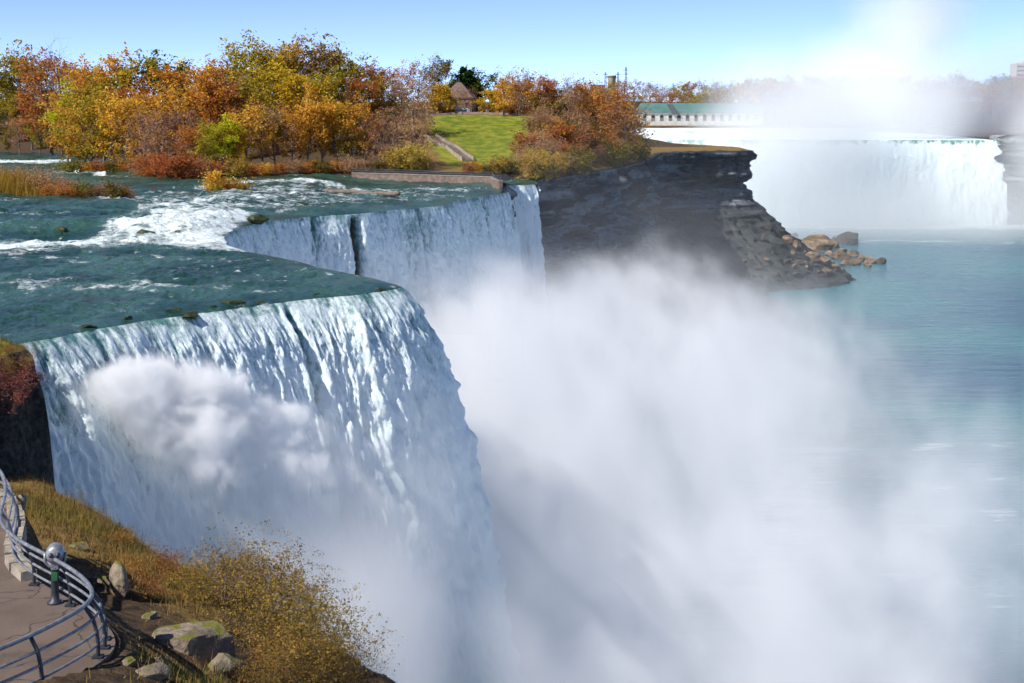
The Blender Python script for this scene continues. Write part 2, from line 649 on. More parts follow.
def blob(poly, soft, s=1.0):
    P = np.stack([px, py], 1)
    d, _ = seg_dist(P, poly, True)
    d = np.where(inside(P, poly), d, -d)
    return s * ss(-soft, soft, d)


foam = np.full(len(x), 0.09)
main = blob([(-60, 262), (-60, 244), (0, 244), (55, 240), (95, 236), (112, 226), (150, 224), (150, 216), (205, 216), (225, 209), (262, 215), (240, 224), (226, 232), (240, 243), (275, 256), (240, 254), (205, 250), (150, 247), (90, 250), (40, 254)], 5, 0.72)
foam = np.maximum(foam, main)
foam = np.maximum(foam, blob([(130, 200), (230, 192), (330, 186), (420, 190), (470, 196), (400, 202), (330, 208), (262, 214), (200, 216), (140, 214)], 5, 0.44))
foam = np.maximum(foam, blob([(110, 226), (160, 206), (240, 198), (300, 204), (262, 213), (200, 220)], 5, 0.52))
foam = np.maximum(foam, blob([(-60, 282), (-60, 296), (60, 296), (170, 293), (215, 288), (180, 281), (60, 280)], 6, 0.34))
for pts, wd, s in [
    ([(20, 289), (70, 288), (130, 285), (185, 288)], 5, 0.50), ([(70, 277), (120, 280), (150, 277)], 3, 0.32),
    ([(90, 203), (140, 206), (200, 205), (250, 206)], 3.4, 0.55), ([(140, 214), (190, 213), (215, 205)], 4, 0.6),
    ([(195, 196), (230, 190), (300, 187), (335, 187), (345, 188)], 2.6, 0.62), ([(200, 203), (260, 200), (330, 200), (420, 199)], 1.6, 0.42),
    ([(330, 192), (400, 190), (470, 192)], 1.7, 0.5), ([(420, 186), (480, 189)], 1.5, 0.45), ([(0, 222), (40, 222), (70, 220)], 2.2, 0.45), ([(30, 229), (60, 229)], 2, 0.35),
    ([(0, 262), (50, 258), (90, 262)], 4, 0.42), ([(210, 259), (260, 263), (290, 262)], 2.4, 0.38), ([(100, 310), (125, 311)], 2.4, 0.35),
    ([(-40, 169), (20, 168), (70, 167)], 1.6, 0.75), ([(55, 178), (85, 177), (105, 180)], 1.8, 0.8), ([(105, 182), (150, 184), (170, 183)], 1.2, 0.4), ([(0, 207), (40, 208)], 1.5, 0.3),
    ([(-60, 300), (0, 296), (30, 300)], 4, 0.25), ([(255, 226), (300, 218), (360, 214), (440, 206)], 2.0, 0.30), ([(230, 236), (248, 246), (300, 262), (345, 272), (395, 283)], 1.6, 0.35)]:
    foam = np.maximum(foam, stroke(pts, wd, s))
ang = fbm(x * 0.06, y * 0.03, 1.0, 3)
foam = foam + 0.20 * ang + 0.10 * fbm(x * 0.4, y * 0.18, 5.0, 3)
# ledges under the water make long humps across the flow
hump = ridged(x * 0.045 + 0.3 * ang, y * 0.055, 4.0, 3)
amp = np.interp(y, [90, 140, 200, 400], [0.42, 0.60, 0.8, 0.8])
h = amp * (0.55 * fbm(x * 0.20, y * 0.16, 2.0, 4) + 0.9 * (hump - 0.55)) + 0.30 * fbm(x * 0.55, y * 0.42, 3.0, 4) + 0.10 * np.abs(fbm(x * 1.3, y * 0.9, 13.0, 2))
h += 0.55 * foam.clip(0, 1) * (0.35 + fbm(x * 0.35, y * 0.25, 8.0, 4))
step = ss(0, 1, (y - (186 - 0.10 * (x + 60))) / 10) * ss(-28, -46, x)
h += 0.9 * step
crestf = ss(0.74, 0.95, ridged(x * 0.16 + 0.5 * ang, y * 0.10, 14.0, 3)) * ss(-0.15, 0.35, fbm(x * 0.03, y * 0.03, 9.0, 2))
foam = np.maximum(foam, 0.60 * crestf)
h *= 1.25 * ss(0.0, 5.0, dc)
z = h - LIP * (1 - np.clip(dc / 3.5, 0, 1)) ** 2
z += 0.004 * np.clip(y - 330, 0, 400)
rm = new_mesh('river', np.stack([x, y, z], 1), rf, [M['river']], {'foam': foam, 'rock': np.zeros(len(x))}, True)
structure(link('river', rm))

# ------------------------------------------------------------------ lower river in the gorge
gx = np.linspace(-80, 620, 200)
gy = np.concatenate([np.linspace(40, 400, 130), np.linspace(405, 960, 90)])
GX, GY = np.meshgrid(gx, gy)
gp = np.stack([GX.ravel(), GY.ravel()], 1)
gd, _ = seg_dist(gp, crest_coarse[::3])
gf = 0.95 * ss(85, 35, gd) + 0.10 * fbm(gp[:, 0] * 0.03, gp[:, 1] * 0.03, 3, 3)
gf = np.maximum(gf, 0.78 * ss(820, 870, gp[:, 1] + 8 * fbm(gp[:, 0] * .05, 0, 0, 2)))
sx, sy = 512 + gp[:, 0] / gp[:, 1] * F, HOR + (CAMZ + 50) / gp[:, 1] * F
sx = sx + 60 * fbm(gp[:, 0] * 0.03, gp[:, 1] * 0.02, 26, 2)
sy = sy + 22 * fbm(gp[:, 0] * 0.04, gp[:, 1] * 0.02, 36, 3) * ss(300, 420, sy)
for pts, wd, s in [([(930, 452), (975, 450), (1060, 448)], 9, 0.55), ([(940, 486), (1000, 488), (1060, 486)], 6, 0.42), ([(880, 440), (940, 436), (1000, 438)], 4, 0.3), ([(900, 530), (960, 510), (1060, 540)], 20, 0.42), ([(880, 580), (1000, 600), (1060, 590)], 22, 0.36), ([(800, 243), (900, 240), (1010, 243)], 2.5, 0.45)]:
    d, _ = seg_dist(np.stack([sx, sy], 1), pts)
    gf = np.maximum(gf, s * np.exp(-(d / wd) ** 2) * (1 + 0.5 * fbm(gp[:, 0] * 0.12, gp[:, 1] * 0.05, 16, 3)) + 0.1 * fbm(gp[:, 0] * 0.1, gp[:, 1] * 0.06, 6, 3))
gz = -50 + 0.25 * fbm(gp[:, 0] * 0.06, gp[:, 1] * 0.06, 2, 3)
structure(link('lower_river', new_mesh('lower_river', np.column_stack([gp, gz]), grid_faces(*GX.shape), [M['gorge']], {'foam': gf, 'rock': np.zeros(len(gp))}, True)))

# ------------------------------------------------------------------ wooded island: ground and cliff
rim = np.array([[5.6, 328.0], [9, 336], [14, 352], [22, 378], [31, 412], [39, 452], [47, 505], [55, 560], [64, 577], [80, 589], [92, 594], [97, 600], [97, 612], [90, 650], [78, 705]])
shore = np.array([[-460, 580], [-240, 520], [-168, 491], [-127, 442], [-99, 380], [-90, 352], [-79, 324], [-70, 313], [-57, 331], [-47, 339], [-37, 341], [-18, 327], [-4.0, 318], [-3.2, 303], [-1.9, 297], [-1.2, 301], [-1.1, 312], [-1.8, 320], [-3.2, 325], [-3.4, 336], [0.5, 343], [4.5, 340], [6.2, 332]])
isl_poly = np.vstack([shore, rim, [[40, 770], [-40, 840], [-160, 920], [-460, 1050]]])


def isl_height(P):
    d, _ = seg_dist(P, isl_poly, True)
    s = np.where(inside(P, isl_poly), d, -d)
    d_sh, _ = seg_dist(P, shore)
    d_lo, _ = seg_dist(P, rim[:6])
    d_hi, _ = seg_dist(P, rim[6:])
    k = np.minimum(np.minimum(ss(14, 108, d_sh), ss(1, 27, d_lo)), ss(14, 90, d_hi))
    hh = 0.55 + 1.3 * ss(0, 7, s) + 13.4 * k
    hh += 0.7 * fbm(P[:, 0] * 0.05, P[:, 1] * 0.05, 1.0, 3) * ss(4, 30, s)
    return np.where(s < 0, -3 + 0 * s, hh), s


ix = np.concatenate([np.arange(-460, -110, 4.0), np.arange(-110, 105, 1.6)])
iy = np.concatenate([np.arange(295, 460, 1.6), np.arange(460, 1060, 4.5)])
IX, IY = np.meshgrid(ix, iy)
IP, ifc, _ = clip_grid(np.stack([IX.ravel(), IY.ravel()], 1), grid_faces(*IX.shape), isl_poly)
ih, isd = isl_height(IP)
ih = np.where(isd < 0.05, 0.35, ih)
ipx = 512 + IP[:, 0] / IP[:, 1] * F
lawn_poly = np.array([[-24, 436], [12, 437], [17, 395], [13, 372], [3, 352], [-6, 347], [-16, 366], [-22, 395]])
ld, _ = seg_dist(IP, lawn_poly, True)
lawn = ss(-5, 5, np.where(inside(IP, lawn_poly), ld, -ld))
rd, _ = seg_dist(IP, rim)
dry = np.maximum(0.75 * ss(30, 8, rd), 0.62 * ss(24, 6, np.abs(ld)))
isl = structure(link('island_ground', new_mesh('island_ground', np.column_stack([IP, ih]), ifc, [M['ground']], {'lawn': lawn * (0.95 - 0.42 * ss(-6, 12, IP[:, 0] + 4 * fbm(IP[:, 0] * 0.1, IP[:, 1] * 0.1, 5, 2))), 'dry': dry, 'stone': 0.85 * ss(2.5, 0.5, isd)}, True)))


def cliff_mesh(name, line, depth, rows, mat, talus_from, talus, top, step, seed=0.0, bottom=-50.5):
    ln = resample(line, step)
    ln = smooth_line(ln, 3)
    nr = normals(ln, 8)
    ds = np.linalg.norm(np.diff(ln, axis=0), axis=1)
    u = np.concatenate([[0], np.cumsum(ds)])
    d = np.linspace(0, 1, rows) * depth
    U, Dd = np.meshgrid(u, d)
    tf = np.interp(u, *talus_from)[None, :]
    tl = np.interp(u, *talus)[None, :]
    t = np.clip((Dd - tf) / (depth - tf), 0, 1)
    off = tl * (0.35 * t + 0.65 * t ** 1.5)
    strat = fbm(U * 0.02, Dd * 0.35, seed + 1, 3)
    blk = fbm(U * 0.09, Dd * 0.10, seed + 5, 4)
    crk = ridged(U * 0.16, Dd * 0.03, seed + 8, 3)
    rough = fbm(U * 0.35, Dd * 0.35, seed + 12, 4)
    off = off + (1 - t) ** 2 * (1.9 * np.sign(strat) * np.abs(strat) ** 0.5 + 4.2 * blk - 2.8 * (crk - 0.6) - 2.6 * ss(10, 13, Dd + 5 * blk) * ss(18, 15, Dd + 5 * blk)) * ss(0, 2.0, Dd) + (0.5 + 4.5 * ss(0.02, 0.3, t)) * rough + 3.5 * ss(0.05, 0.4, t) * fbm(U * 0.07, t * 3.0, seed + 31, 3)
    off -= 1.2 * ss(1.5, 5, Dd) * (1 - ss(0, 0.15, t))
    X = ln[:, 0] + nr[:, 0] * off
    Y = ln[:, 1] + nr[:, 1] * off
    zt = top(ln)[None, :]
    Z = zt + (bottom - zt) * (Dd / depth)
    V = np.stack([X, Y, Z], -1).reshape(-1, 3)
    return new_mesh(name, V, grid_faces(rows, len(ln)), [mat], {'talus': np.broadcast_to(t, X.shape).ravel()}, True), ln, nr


def isl_top(ln):
    return np.where(ln[:, 1] < 300, 0.3, 0.35) + 0 * ln[:, 0]


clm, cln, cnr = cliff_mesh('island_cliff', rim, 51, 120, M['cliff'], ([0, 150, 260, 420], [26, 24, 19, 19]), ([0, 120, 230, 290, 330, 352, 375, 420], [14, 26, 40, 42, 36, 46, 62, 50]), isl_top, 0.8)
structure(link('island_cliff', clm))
# short dark rock bank that closes the point between the two falls
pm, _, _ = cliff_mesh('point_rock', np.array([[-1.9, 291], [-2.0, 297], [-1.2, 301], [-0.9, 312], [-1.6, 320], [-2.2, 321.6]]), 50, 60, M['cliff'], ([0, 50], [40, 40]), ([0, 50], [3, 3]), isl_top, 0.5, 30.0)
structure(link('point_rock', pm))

# ------------------------------------------------------------------ distant horseshoe falls, its river and the far bank
hs_line = resample(np.array([[30, 1010], [40, 960], [60, 915], [90, 893], [130, 886], [200, 884], [262, 884], [284, 884], [290, 885]]), 1.0)
hs_line = smooth_line(hs_line, 8)
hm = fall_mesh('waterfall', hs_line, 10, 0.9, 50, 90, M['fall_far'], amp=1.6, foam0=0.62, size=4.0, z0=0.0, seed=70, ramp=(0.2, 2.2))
wh = link('waterfall', hm)
tag(wh, 'distant white curtain waterfall half lost in rising mist on the right', 'waterfall')
hx, hy = np.meshgrid(np.linspace(-700, 320, 130), np.linspace(880, 1440, 90))
HP, hf, _ = clip_grid(np.stack([hx.ravel(), hy.ravel()], 1), grid_faces(*hx.shape), np.vstack([hs_line[::6], hs_line[-1:], [[301, 900], [301, 1450], [-720, 1450], [-720, 700], [-100, 800]]]))
hfo = 0.72 + 0.30 * fbm(HP[:, 0] * 0.01, HP[:, 1] * 0.006, 4, 3)
hz = 0.5 * fbm(HP[:, 0] * 0.04, HP[:, 1] * 0.03, 2, 3) + 0.004 * (HP[:, 1] - 884).clip(0)
hdc, _ = seg_dist(HP, hs_line[::4])
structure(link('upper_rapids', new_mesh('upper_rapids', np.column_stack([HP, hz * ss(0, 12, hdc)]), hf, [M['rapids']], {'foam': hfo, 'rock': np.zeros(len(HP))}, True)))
fx, fy = np.meshgrid(np.linspace(-2600, 3000, 150), np.concatenate([np.linspace(1425, 2200, 60), np.linspace(2250, 9000, 40)]))


def far_h(x, y):
    return -1 + 6.5 * ss(1425, 1455, y) + 24 * ss(1520, 1700, y + 25 * perlin(x * 0.004, 0.0)) + 3 * fbm(x * 0.006, y * 0.006, 1, 3) * ss(1480, 1600, y)


fz = far_h(fx, fy)
structure(link('far_bank', new_mesh('far_bank', np.stack([fx, fy, fz], -1).reshape(-1, 3), grid_faces(*fx.shape), [M['ground']],
               {'lawn': np.full(fx.size, 0.3), 'dry': np.full(fx.size, 0.4), 'stone': np.zeros(fx.size)}, True)))
wall_line = np.array([[284, 892], [287, 879], [308, 862], [345, 820], [400, 700], [460, 520], [500, 330], [505, 200]])
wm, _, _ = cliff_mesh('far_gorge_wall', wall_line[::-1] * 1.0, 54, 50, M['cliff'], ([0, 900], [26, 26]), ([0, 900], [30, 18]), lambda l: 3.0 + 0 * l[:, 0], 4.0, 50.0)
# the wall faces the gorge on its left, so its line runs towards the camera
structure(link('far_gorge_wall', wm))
wx, wy = np.meshgrid(np.linspace(280, 1400, 60), np.linspace(180, 1460, 70))
WP, wfc, _ = clip_grid(np.stack([wx.ravel(), wy.ravel()], 1), grid_faces(*wx.shape), np.vstack([wall_line, [[1400, 200], [1400, 1460], [299, 1460], [296, 1000]]]))
structure(link('far_gorge_ground', new_mesh('far_gorge_ground', np.column_stack([WP, 0.3 + 2.8 * ss(0, 14, seg_dist(WP, [(288, 890), (300, 1000), (300, 1460)])[0]) + 0.5 * fbm(WP[:, 0] * .02, WP[:, 1] * .02, 0, 3)]), wfc, [M['ground']],
               {'lawn': np.full(len(WP), .2), 'dry': np.full(len(WP), .4), 'stone': np.zeros(len(WP))}, True)))

# ------------------------------------------------------------------ near bank: viewing terrace, slope, dark promontory, gorge wall
top_px = [(-60, 452), (-24, 458), (-6, 464), (3, 474), (6, 485), (5, 497), (1, 510), (-1, 520), (5, 530), (22, 543), (51, 557), (75, 571), (90, 584), (95, 592), (93, 600), (85, 608), (31, 636), (0, 649), (-40, 664), (-90, 682)]
RAIL_TOP = 5.02
rail_top = np.array([onz(a, b, RAIL_TOP) for a, b in top_px])
rail_top = smooth_line(resample(rail_top, 0.12), 4)
rail_n = -normals(rail_top, 4)           # points away from the terrace (left of the direction of travel)
rail_base = rail_top + 0.26 * rail_n
terr_poly = np.vstack([rail_base + 0.20 * rail_n, [[-24, 22], [-40, 22], [-40, 44]]])
nb_rim = np.array([[-60, 104], [-36.2, 97.0], [-31.5, 95.0], [-29.4, 91.5], [-27.4, 88.5], [-25.6, 84], [-23.6, 78], [-20.6, 70], [-16, 60.5], [-11.6, 52.5], [-8.6, 48.5], [-6.0, 45], [-2.9, 40], [-0.3, 36], [2, 30], [3.5, 24], [4, 12]])
prom = np.array([[-70, 62], [-37.5, 62], [-34.5, 72], [-31.5, 80], [-29.6, 85.5], [-28.4, 89.2], [-29.6, 92.5], [-32.5, 95.5], [-40, 110], [-70, 110]])
cp = [(30, 505, 60), (100, 520, 58), (180, 570, 52), (60, 530, 52), (120, 560, 47), (85, 577, 41), (130, 602, 39), (190, 645, 35), (170, 663, 33), (240, 664, 36), (300, 640, 41), (380, 682, 38.5),
      (110, 652, 30.5), (200, 690, 30), (0, 503, 68), (40, 495, 76), (70, 480, 84), (-120, 500, 58), (-60, 505, 66), (60, 494, 70), (420, 760, 33), (330, 800, 26), (150, 800, 24), (200, 900, 20), (150, 600, 40), (-200, 540, 50)]
CPt = np.array([at(*c) for c in cp])


def tps(A, B):
    r2 = ((A[:, None, :] - B[None, :, :]) ** 2).sum(-1)
    return 0.5 * r2 * np.log(r2 + 1e-9)


nC = len(CPt)
Kc = tps(CPt[:, :2], CPt[:, :2]) + 0.5 * np.eye(nC)
Pc = np.column_stack([np.ones(nC), CPt[:, :2]])
A_ = np.block([[Kc, Pc], [Pc.T, np.zeros((3, 3))]])
sol = np.linalg.solve(A_, np.concatenate([CPt[:, 2], np.zeros(3)]))


def bank_height(P):
    base = tps(P, CPt[:, :2]) @ sol[:nC] + np.column_stack([np.ones(len(P)), P]) @ sol[nC:]
    base = np.clip(base, -8, 4.6)
    n = fbm(P[:, 0] * 0.25, P[:, 1] * 0.25, 1.0, 4) + 0.35 * fbm(P[:, 0] * 1.1, P[:, 1] * 1.1, 4.0, 3)
    d, _ = seg_dist(P, terr_poly[::4], True)
    st = np.where(inside(P, terr_poly), d, -d)
    hh = base + 0.45 * n * ss(0.0, 1.5, -st)
    # promontory
    dp, _ = seg_dist(P, prom, True)
    sp = np.where(inside(P, prom), dp, -dp)
    wob = 0.9 * fbm(P[:, 0] * 0.5, P[:, 1] * 0.5, 12.0, 3)
    ptop = 0.75 + 0.35 * fbm(P[:, 0] * 0.3, P[:, 1] * 0.3, 8.0, 3) - 0.5 * ss(93, 97, P[:, 1])
    k = ss(-2.1, 0.5, sp + wob)
    hh = hh * (1 - k) + np.maximum(hh, ptop) * k
    hh = np.where(st > 0.0, 3.93, np.where(st > -0.9, np.maximum(hh, hh + (3.93 - hh) * ss(-0.9, 0.0, st)), hh))
    dr, _ = seg_dist(P, nb_rim)
    rim_poly = np.vstack([nb_rim, [[-80, 12], [-80, 104]]])
    sr = np.where(inside(P, rim_poly), dr, -dr)
    hh = hh - np.where(sr < 0, 5.5 * np.abs(sr) + 1.5 * n * np.clip(np.abs(sr), 0, 1), 0) - 0.35 * ss(1.2, 0, sr) * ss(0, -.1, st)
    return np.clip(hh, -51, None), st, sp, sr


bx = np.concatenate([np.arange(-70, -42, 0.6), np.arange(-42, 8, 0.17), np.arange(8, 20, 1.0)])
by = np.concatenate([np.arange(8, 24, 0.8), np.arange(24, 64, 0.20), np.arange(64, 110, 0.25)])
BX, BY = np.meshgrid(bx, by)
BP = np.stack([BX.ravel(), BY.ravel()], 1)
bh, bst, bsp, bsr = bank_height(BP)
bpx, bpy_ = 512 + BP[:, 0] / BP[:, 1] * F, HOR + (CAMZ - bh) / BP[:, 1] * F
gyv, gxv = np.gradient(bh.reshape(BX.shape), by, bx)
slope = np.hypot(gxv, gyv).ravel()
band_d, _ = seg_dist(np.stack([bpx, bpy_], 1), [(20, 508), (70, 515), (110, 535), (150, 560), (200, 590)])
blawn = 0.45 * np.exp(-(band_d / 16) ** 2) * (BP[:, 1] > 43) + 0.5 * ss(0.0, 1.0, bsp) * (slope < 0.8)
bdry = np.maximum(0.75 * np.exp(-(band_d / 34) ** 2), 0.62 * ss(-0.2, 0.6, bsp)) + 0.25
bstone = np.clip(ss(0.9, 1.8, slope) * 1.0 + 0.6 * ss(-4, -1.5, bsp) * ss(1.0, 0, bsp), 0, 1) * ss(2.0, 5.5, np.abs(bst) + 2.0)
corner = np.exp(-((BP[:, 0] + 6.6) / 2.0) ** 2 - ((BP[:, 1] - 31.5) / 3.0) ** 2)
blawn = np.maximum(blawn, 0.50 * corner)
bdry = np.maximum(bdry, 0.62 * corner)
bdry = bdry * (1 - 0.9 * ss(0.9, 1.6, slope))
structure(link('bank_ground', new_mesh('bank_ground', np.column_stack([BP, bh]), grid_faces(*BX.shape), [M['ground']], {'lawn': blawn, 'dry': bdry, 'stone': bstone}, True)))
# asphalt of the terrace
b = NB('asphalt')
n1, n2 = b.noise(0.5, 5), b.noise(30, 4, 0.7)
cc = b.mix(b.ramp(n1, 0.3, 0.7), (0.125, 0.090, 0.070), (0.18, 0.132, 0.104))
cc = b.mix(b.ramp(n2, 0.35, 0.75, 0, 0.5), cc, (0.05, 0.042, 0.036))
vo = b.n('ShaderNodeTexVoronoi', feature='DISTANCE_TO_EDGE')
vo.inputs['Scale'].default_value = 0.45
wv = b.n('ShaderNodeVectorMath', operation='ADD')
nz_ = b.n('ShaderNodeTexNoise')
nz_.inputs['Scale'].default_value = 1.3
b.l(b.coords(), nz_.inputs['Vector'])
b.l(b.coords(), wv.inputs[0])
b.l(nz_.outputs['Color'], wv.inputs[1])
b.l(wv.outputs[0], vo.inputs['Vector'])
cc = b.mix(b.ramp(vo.outputs['Distance'], 0.012, 0.004, 0, 0.75), cc, (0.03, 0.025, 0.02))
cc = b.mix(b.ramp(b.noise(1.6, 6, 0.7), 0.52, 0.66, 0, 0.45), cc, (0.06, 0.048, 0.04))
M['asphalt'] = b.bsdf(cc, 0.9, 0, b.bump(n2, 0.4, 0.02), 0.3)
tp = terr_poly[::3]
nv = len(tp)
V = np.vstack([np.column_stack([tp, np.full(nv, 4.0)]), np.column_stack([tp, np.full(nv, 3.4)])])
fcs = [list(range(nv))] + [[i, (i + 1) % nv, (i + 1) % nv + nv, i + nv] for i in range(nv)]
structure(link('terrace_paving', new_mesh('terrace_paving', V, fcs, [M['asphalt']])))

# ================================================================== mist: real volumes with uneven density
class Field:
    """builds a density field out of geometry nodes"""

    def __init__(self, name):
        self.g = bpy.data.node_groups.new(name, 'GeometryNodeTree')
        self.g.interface.new_socket('Geometry', in_out='OUTPUT', socket_type='NodeSocketGeometry')
        self.N, self.L = self.g.nodes, self.g.links
        self.pos = self.N.new('GeometryNodeInputPosition').outputs[0]
        sp = self.N.new('ShaderNodeSeparateXYZ')
        self.L.new(self.pos, sp.inputs[0])
        self.x, self.y, self.z = (X(self, s) for s in sp.outputs)

    def put(self, sock, v):
        if isinstance(v, X):
            self.L.new(v.s, sock)
        else:
            sock.default_value = v

    def op(self, kind, a, b=0.0):
        n = self.N.new('ShaderNodeMath')
        n.operation = kind
        self.put(n.inputs[0], a)
        self.put(n.inputs[1], b)
        return X(self, n.outputs[0])

    def vec(self, x, y, z):
        n = self.N.new('ShaderNodeCombineXYZ')
        for i, v in enumerate((x, y, z)):
            self.put(n.inputs[i], v)
        return n.outputs[0]

    def noise(self, scale, detail=4, rough=0.55, v=None, dist=0.0):
        n = self.N.new('ShaderNodeTexNoise')
        self.L.new(v if v is not None else self.pos, n.inputs['Vector'])
        n.inputs['Scale'].default_value = scale
        n.inputs['Detail'].default_value = detail
        n.inputs['Roughness'].default_value = rough
        n.inputs['Distortion'].default_value = dist
        return X(self, n.outputs[0])

    def ss(self, lo, hi, a, to0=0.0, to1=1.0):
        n = self.N.new('ShaderNodeMapRange')
        n.interpolation_type = 'SMOOTHSTEP'
        self.put(n.inputs[0], a)
        for i, v in enumerate((lo, hi, to0, to1)):
            self.put(n.inputs[i + 1], v)
        return X(self, n.outputs[0])

    def curve(self, a, lo, hi, pts):
        n = self.N.new('ShaderNodeFloatCurve')
        m = self.N.new('ShaderNodeMapRange')
        self.put(m.inputs[0], a)
        m.inputs[1].default_value, m.inputs[2].default_value = lo, hi
        self.L.new(m.outputs[0], n.inputs['Value'])
        c = n.mapping.curves[0]
        while len(c.points) < len(pts):
            c.points.new(0.5, 0.5)
        for p, (u, v) in zip(c.points, pts):
            p.location = ((u - lo) / (hi - lo), v)
            p.handle_type = 'VECTOR'
        n.mapping.update()
        return X(self, n.outputs[0])

    def ball(self, c, r):
        """1 at the centre, 0 at the surface of an ellipsoid, negative outside"""
        q = 0
        for ax, cc, rr in zip((self.x, self.y, self.z), c, r):
            t = (ax - float(cc)) * (1.0 / rr)
            q = t * t + q
        return 1.0 - self.op('SQRT', q)

    def mx(self, a, b):
        return self.op('MAXIMUM', a, b)

    def mn(self, a, b):
        return self.op('MINIMUM', a, b)


class X:
    def __init__(self, f, s):
        self.f, self.s = f, s

    def __add__(self, o): return self.f.op('ADD', self, o)
    __radd__ = __add__
    def __mul__(self, o): return self.f.op('MULTIPLY', self, o)
    __rmul__ = __mul__
    def __sub__(self, o): return self.f.op('SUBTRACT', self, o)
    def __rsub__(self, o): return self.f.op('SUBTRACT', o, self)
    def __truediv__(self, o): return self.f.op('DIVIDE', self, o)
    def clamp(self): return self.f.mn(self.f.mx(self, 0.0), 1.0)


def mist(name, lo, hi, vox, density, build, aniso=0.0, color=(0.992, 0.994, 0.997)):
    b = NB(name)
    pv = b.n('ShaderNodeVolumePrincipled')
    pv.inputs['Color'].default_value = (*color, 1)
    pv.inputs['Density'].default_value = density
    pv.inputs['Anisotropy'].default_value = aniso
    b.l(pv.outputs[0], b.out.inputs['Volume'])
    f = Field(name)
    N, L = f.N, f.L
    vc = N.new('GeometryNodeVolumeCube')
    vc.inputs['Min'].default_value = lo
    vc.inputs['Max'].default_value = hi
    for i, ax in enumerate('XYZ'):
        vc.inputs['Resolution ' + ax].default_value = max(2, int((hi[i] - lo[i]) / vox))
    dens = build(f)
    # fades to nothing before the sides of the box
    for ax, i in ((f.x, 0), (f.y, 1), (f.z, 2)):
        m = 0.10 * (hi[i] - lo[i])
        if i < 2:
            dens = dens * f.ss(lo[i], lo[i] + m, ax)
        dens = dens * f.ss(hi[i], hi[i] - m, ax)
    L.new(dens.s, vc.inputs['Density'])
    sm = N.new('GeometryNodeSetMaterial')
    sm.inputs['Material'].default_value = b.m
    out = N.new('NodeGroupOutput')
    L.new(vc.outputs[0], sm.inputs[0])
    L.new(sm.outputs[0], out.inputs[0])
    o = link(name, bpy.data.meshes.new(name))
    o.modifiers.new('density', 'NODES').node_group = f.g
    o['kind'] = 'stuff'
    return o


def gorge_mist(f):
    warp = f.noise(0.016, 2)
    n1 = f.noise(0.030, 5, 0.60, dist=0.6)
    n2 = f.noise(0.10, 5, 0.66, dist=0.5, v=f.vec(f.x * 1.2 + f.z * 0.35, f.y, f.z * 0.75))
    xc = f.curve(f.y, 90.0, 340.0, [(yy, (xx + 40.0) / 50.0) for yy, xx in ((90, -24), (100, -20), (115, -10), (128, 1), (138, 1), (150, -14), (170, -29), (190, -32), (215, -29), (235, -17), (260, -5), (290, 3), (325, 8), (340, 9))]) * 50.0 - 40.0      # the foot of the falling water
    q = f.x - xc
    near = f.ss(175.0, 125.0, f.y) * f.ss(20.0, 5.0, q)                                           # low in front of the near sheet
    top = -20.0 - 12.0 * near - 9.0 * f.ss(280.0, 400.0, f.y) - 0.16 * f.mx(q - 20.0, 0.0) + (n1 - 0.5) * 42.0 + (warp - 0.5) * 24.0
    top = top + 11.0 * f.ss(8.0, 22.0, q) * f.ss(60.0, 34.0, q) * f.ss(105.0, 140.0, f.y) * f.ss(250.0, 190.0, f.y)
    body = f.ss(8.0, -9.0, f.z - top)
    out = f.ss(90.0, 14.0, q + (warp - 0.5) * 60.0 + (n1 - 0.5) * 30.0)
    far = f.ss(440.0, 270.0, f.y)
    d = body * out * far * (0.05 + 0.95 * f.ss(0.44, 0.66, n2)) * (0.30 + 0.70 * f.ss(0.36, 0.58, n1))
    thin = f.ss(20.0, -34.0, f.z) * f.ss(170.0, 20.0, q) * f.ss(0.40, 0.75, n1) * 0.014 * f.ss(540.0, 400.0, f.y)
    floor = f.ss(-34.0, -50.0, f.z) * f.ss(140.0, 50.0, q) * f.ss(0.35, 0.6, n1) * 0.09 * f.ss(360.0, 200.0, f.y)
    return f.mx(f.mx(d, thin), floor) * f.ss(-2.0, 10.0, q)


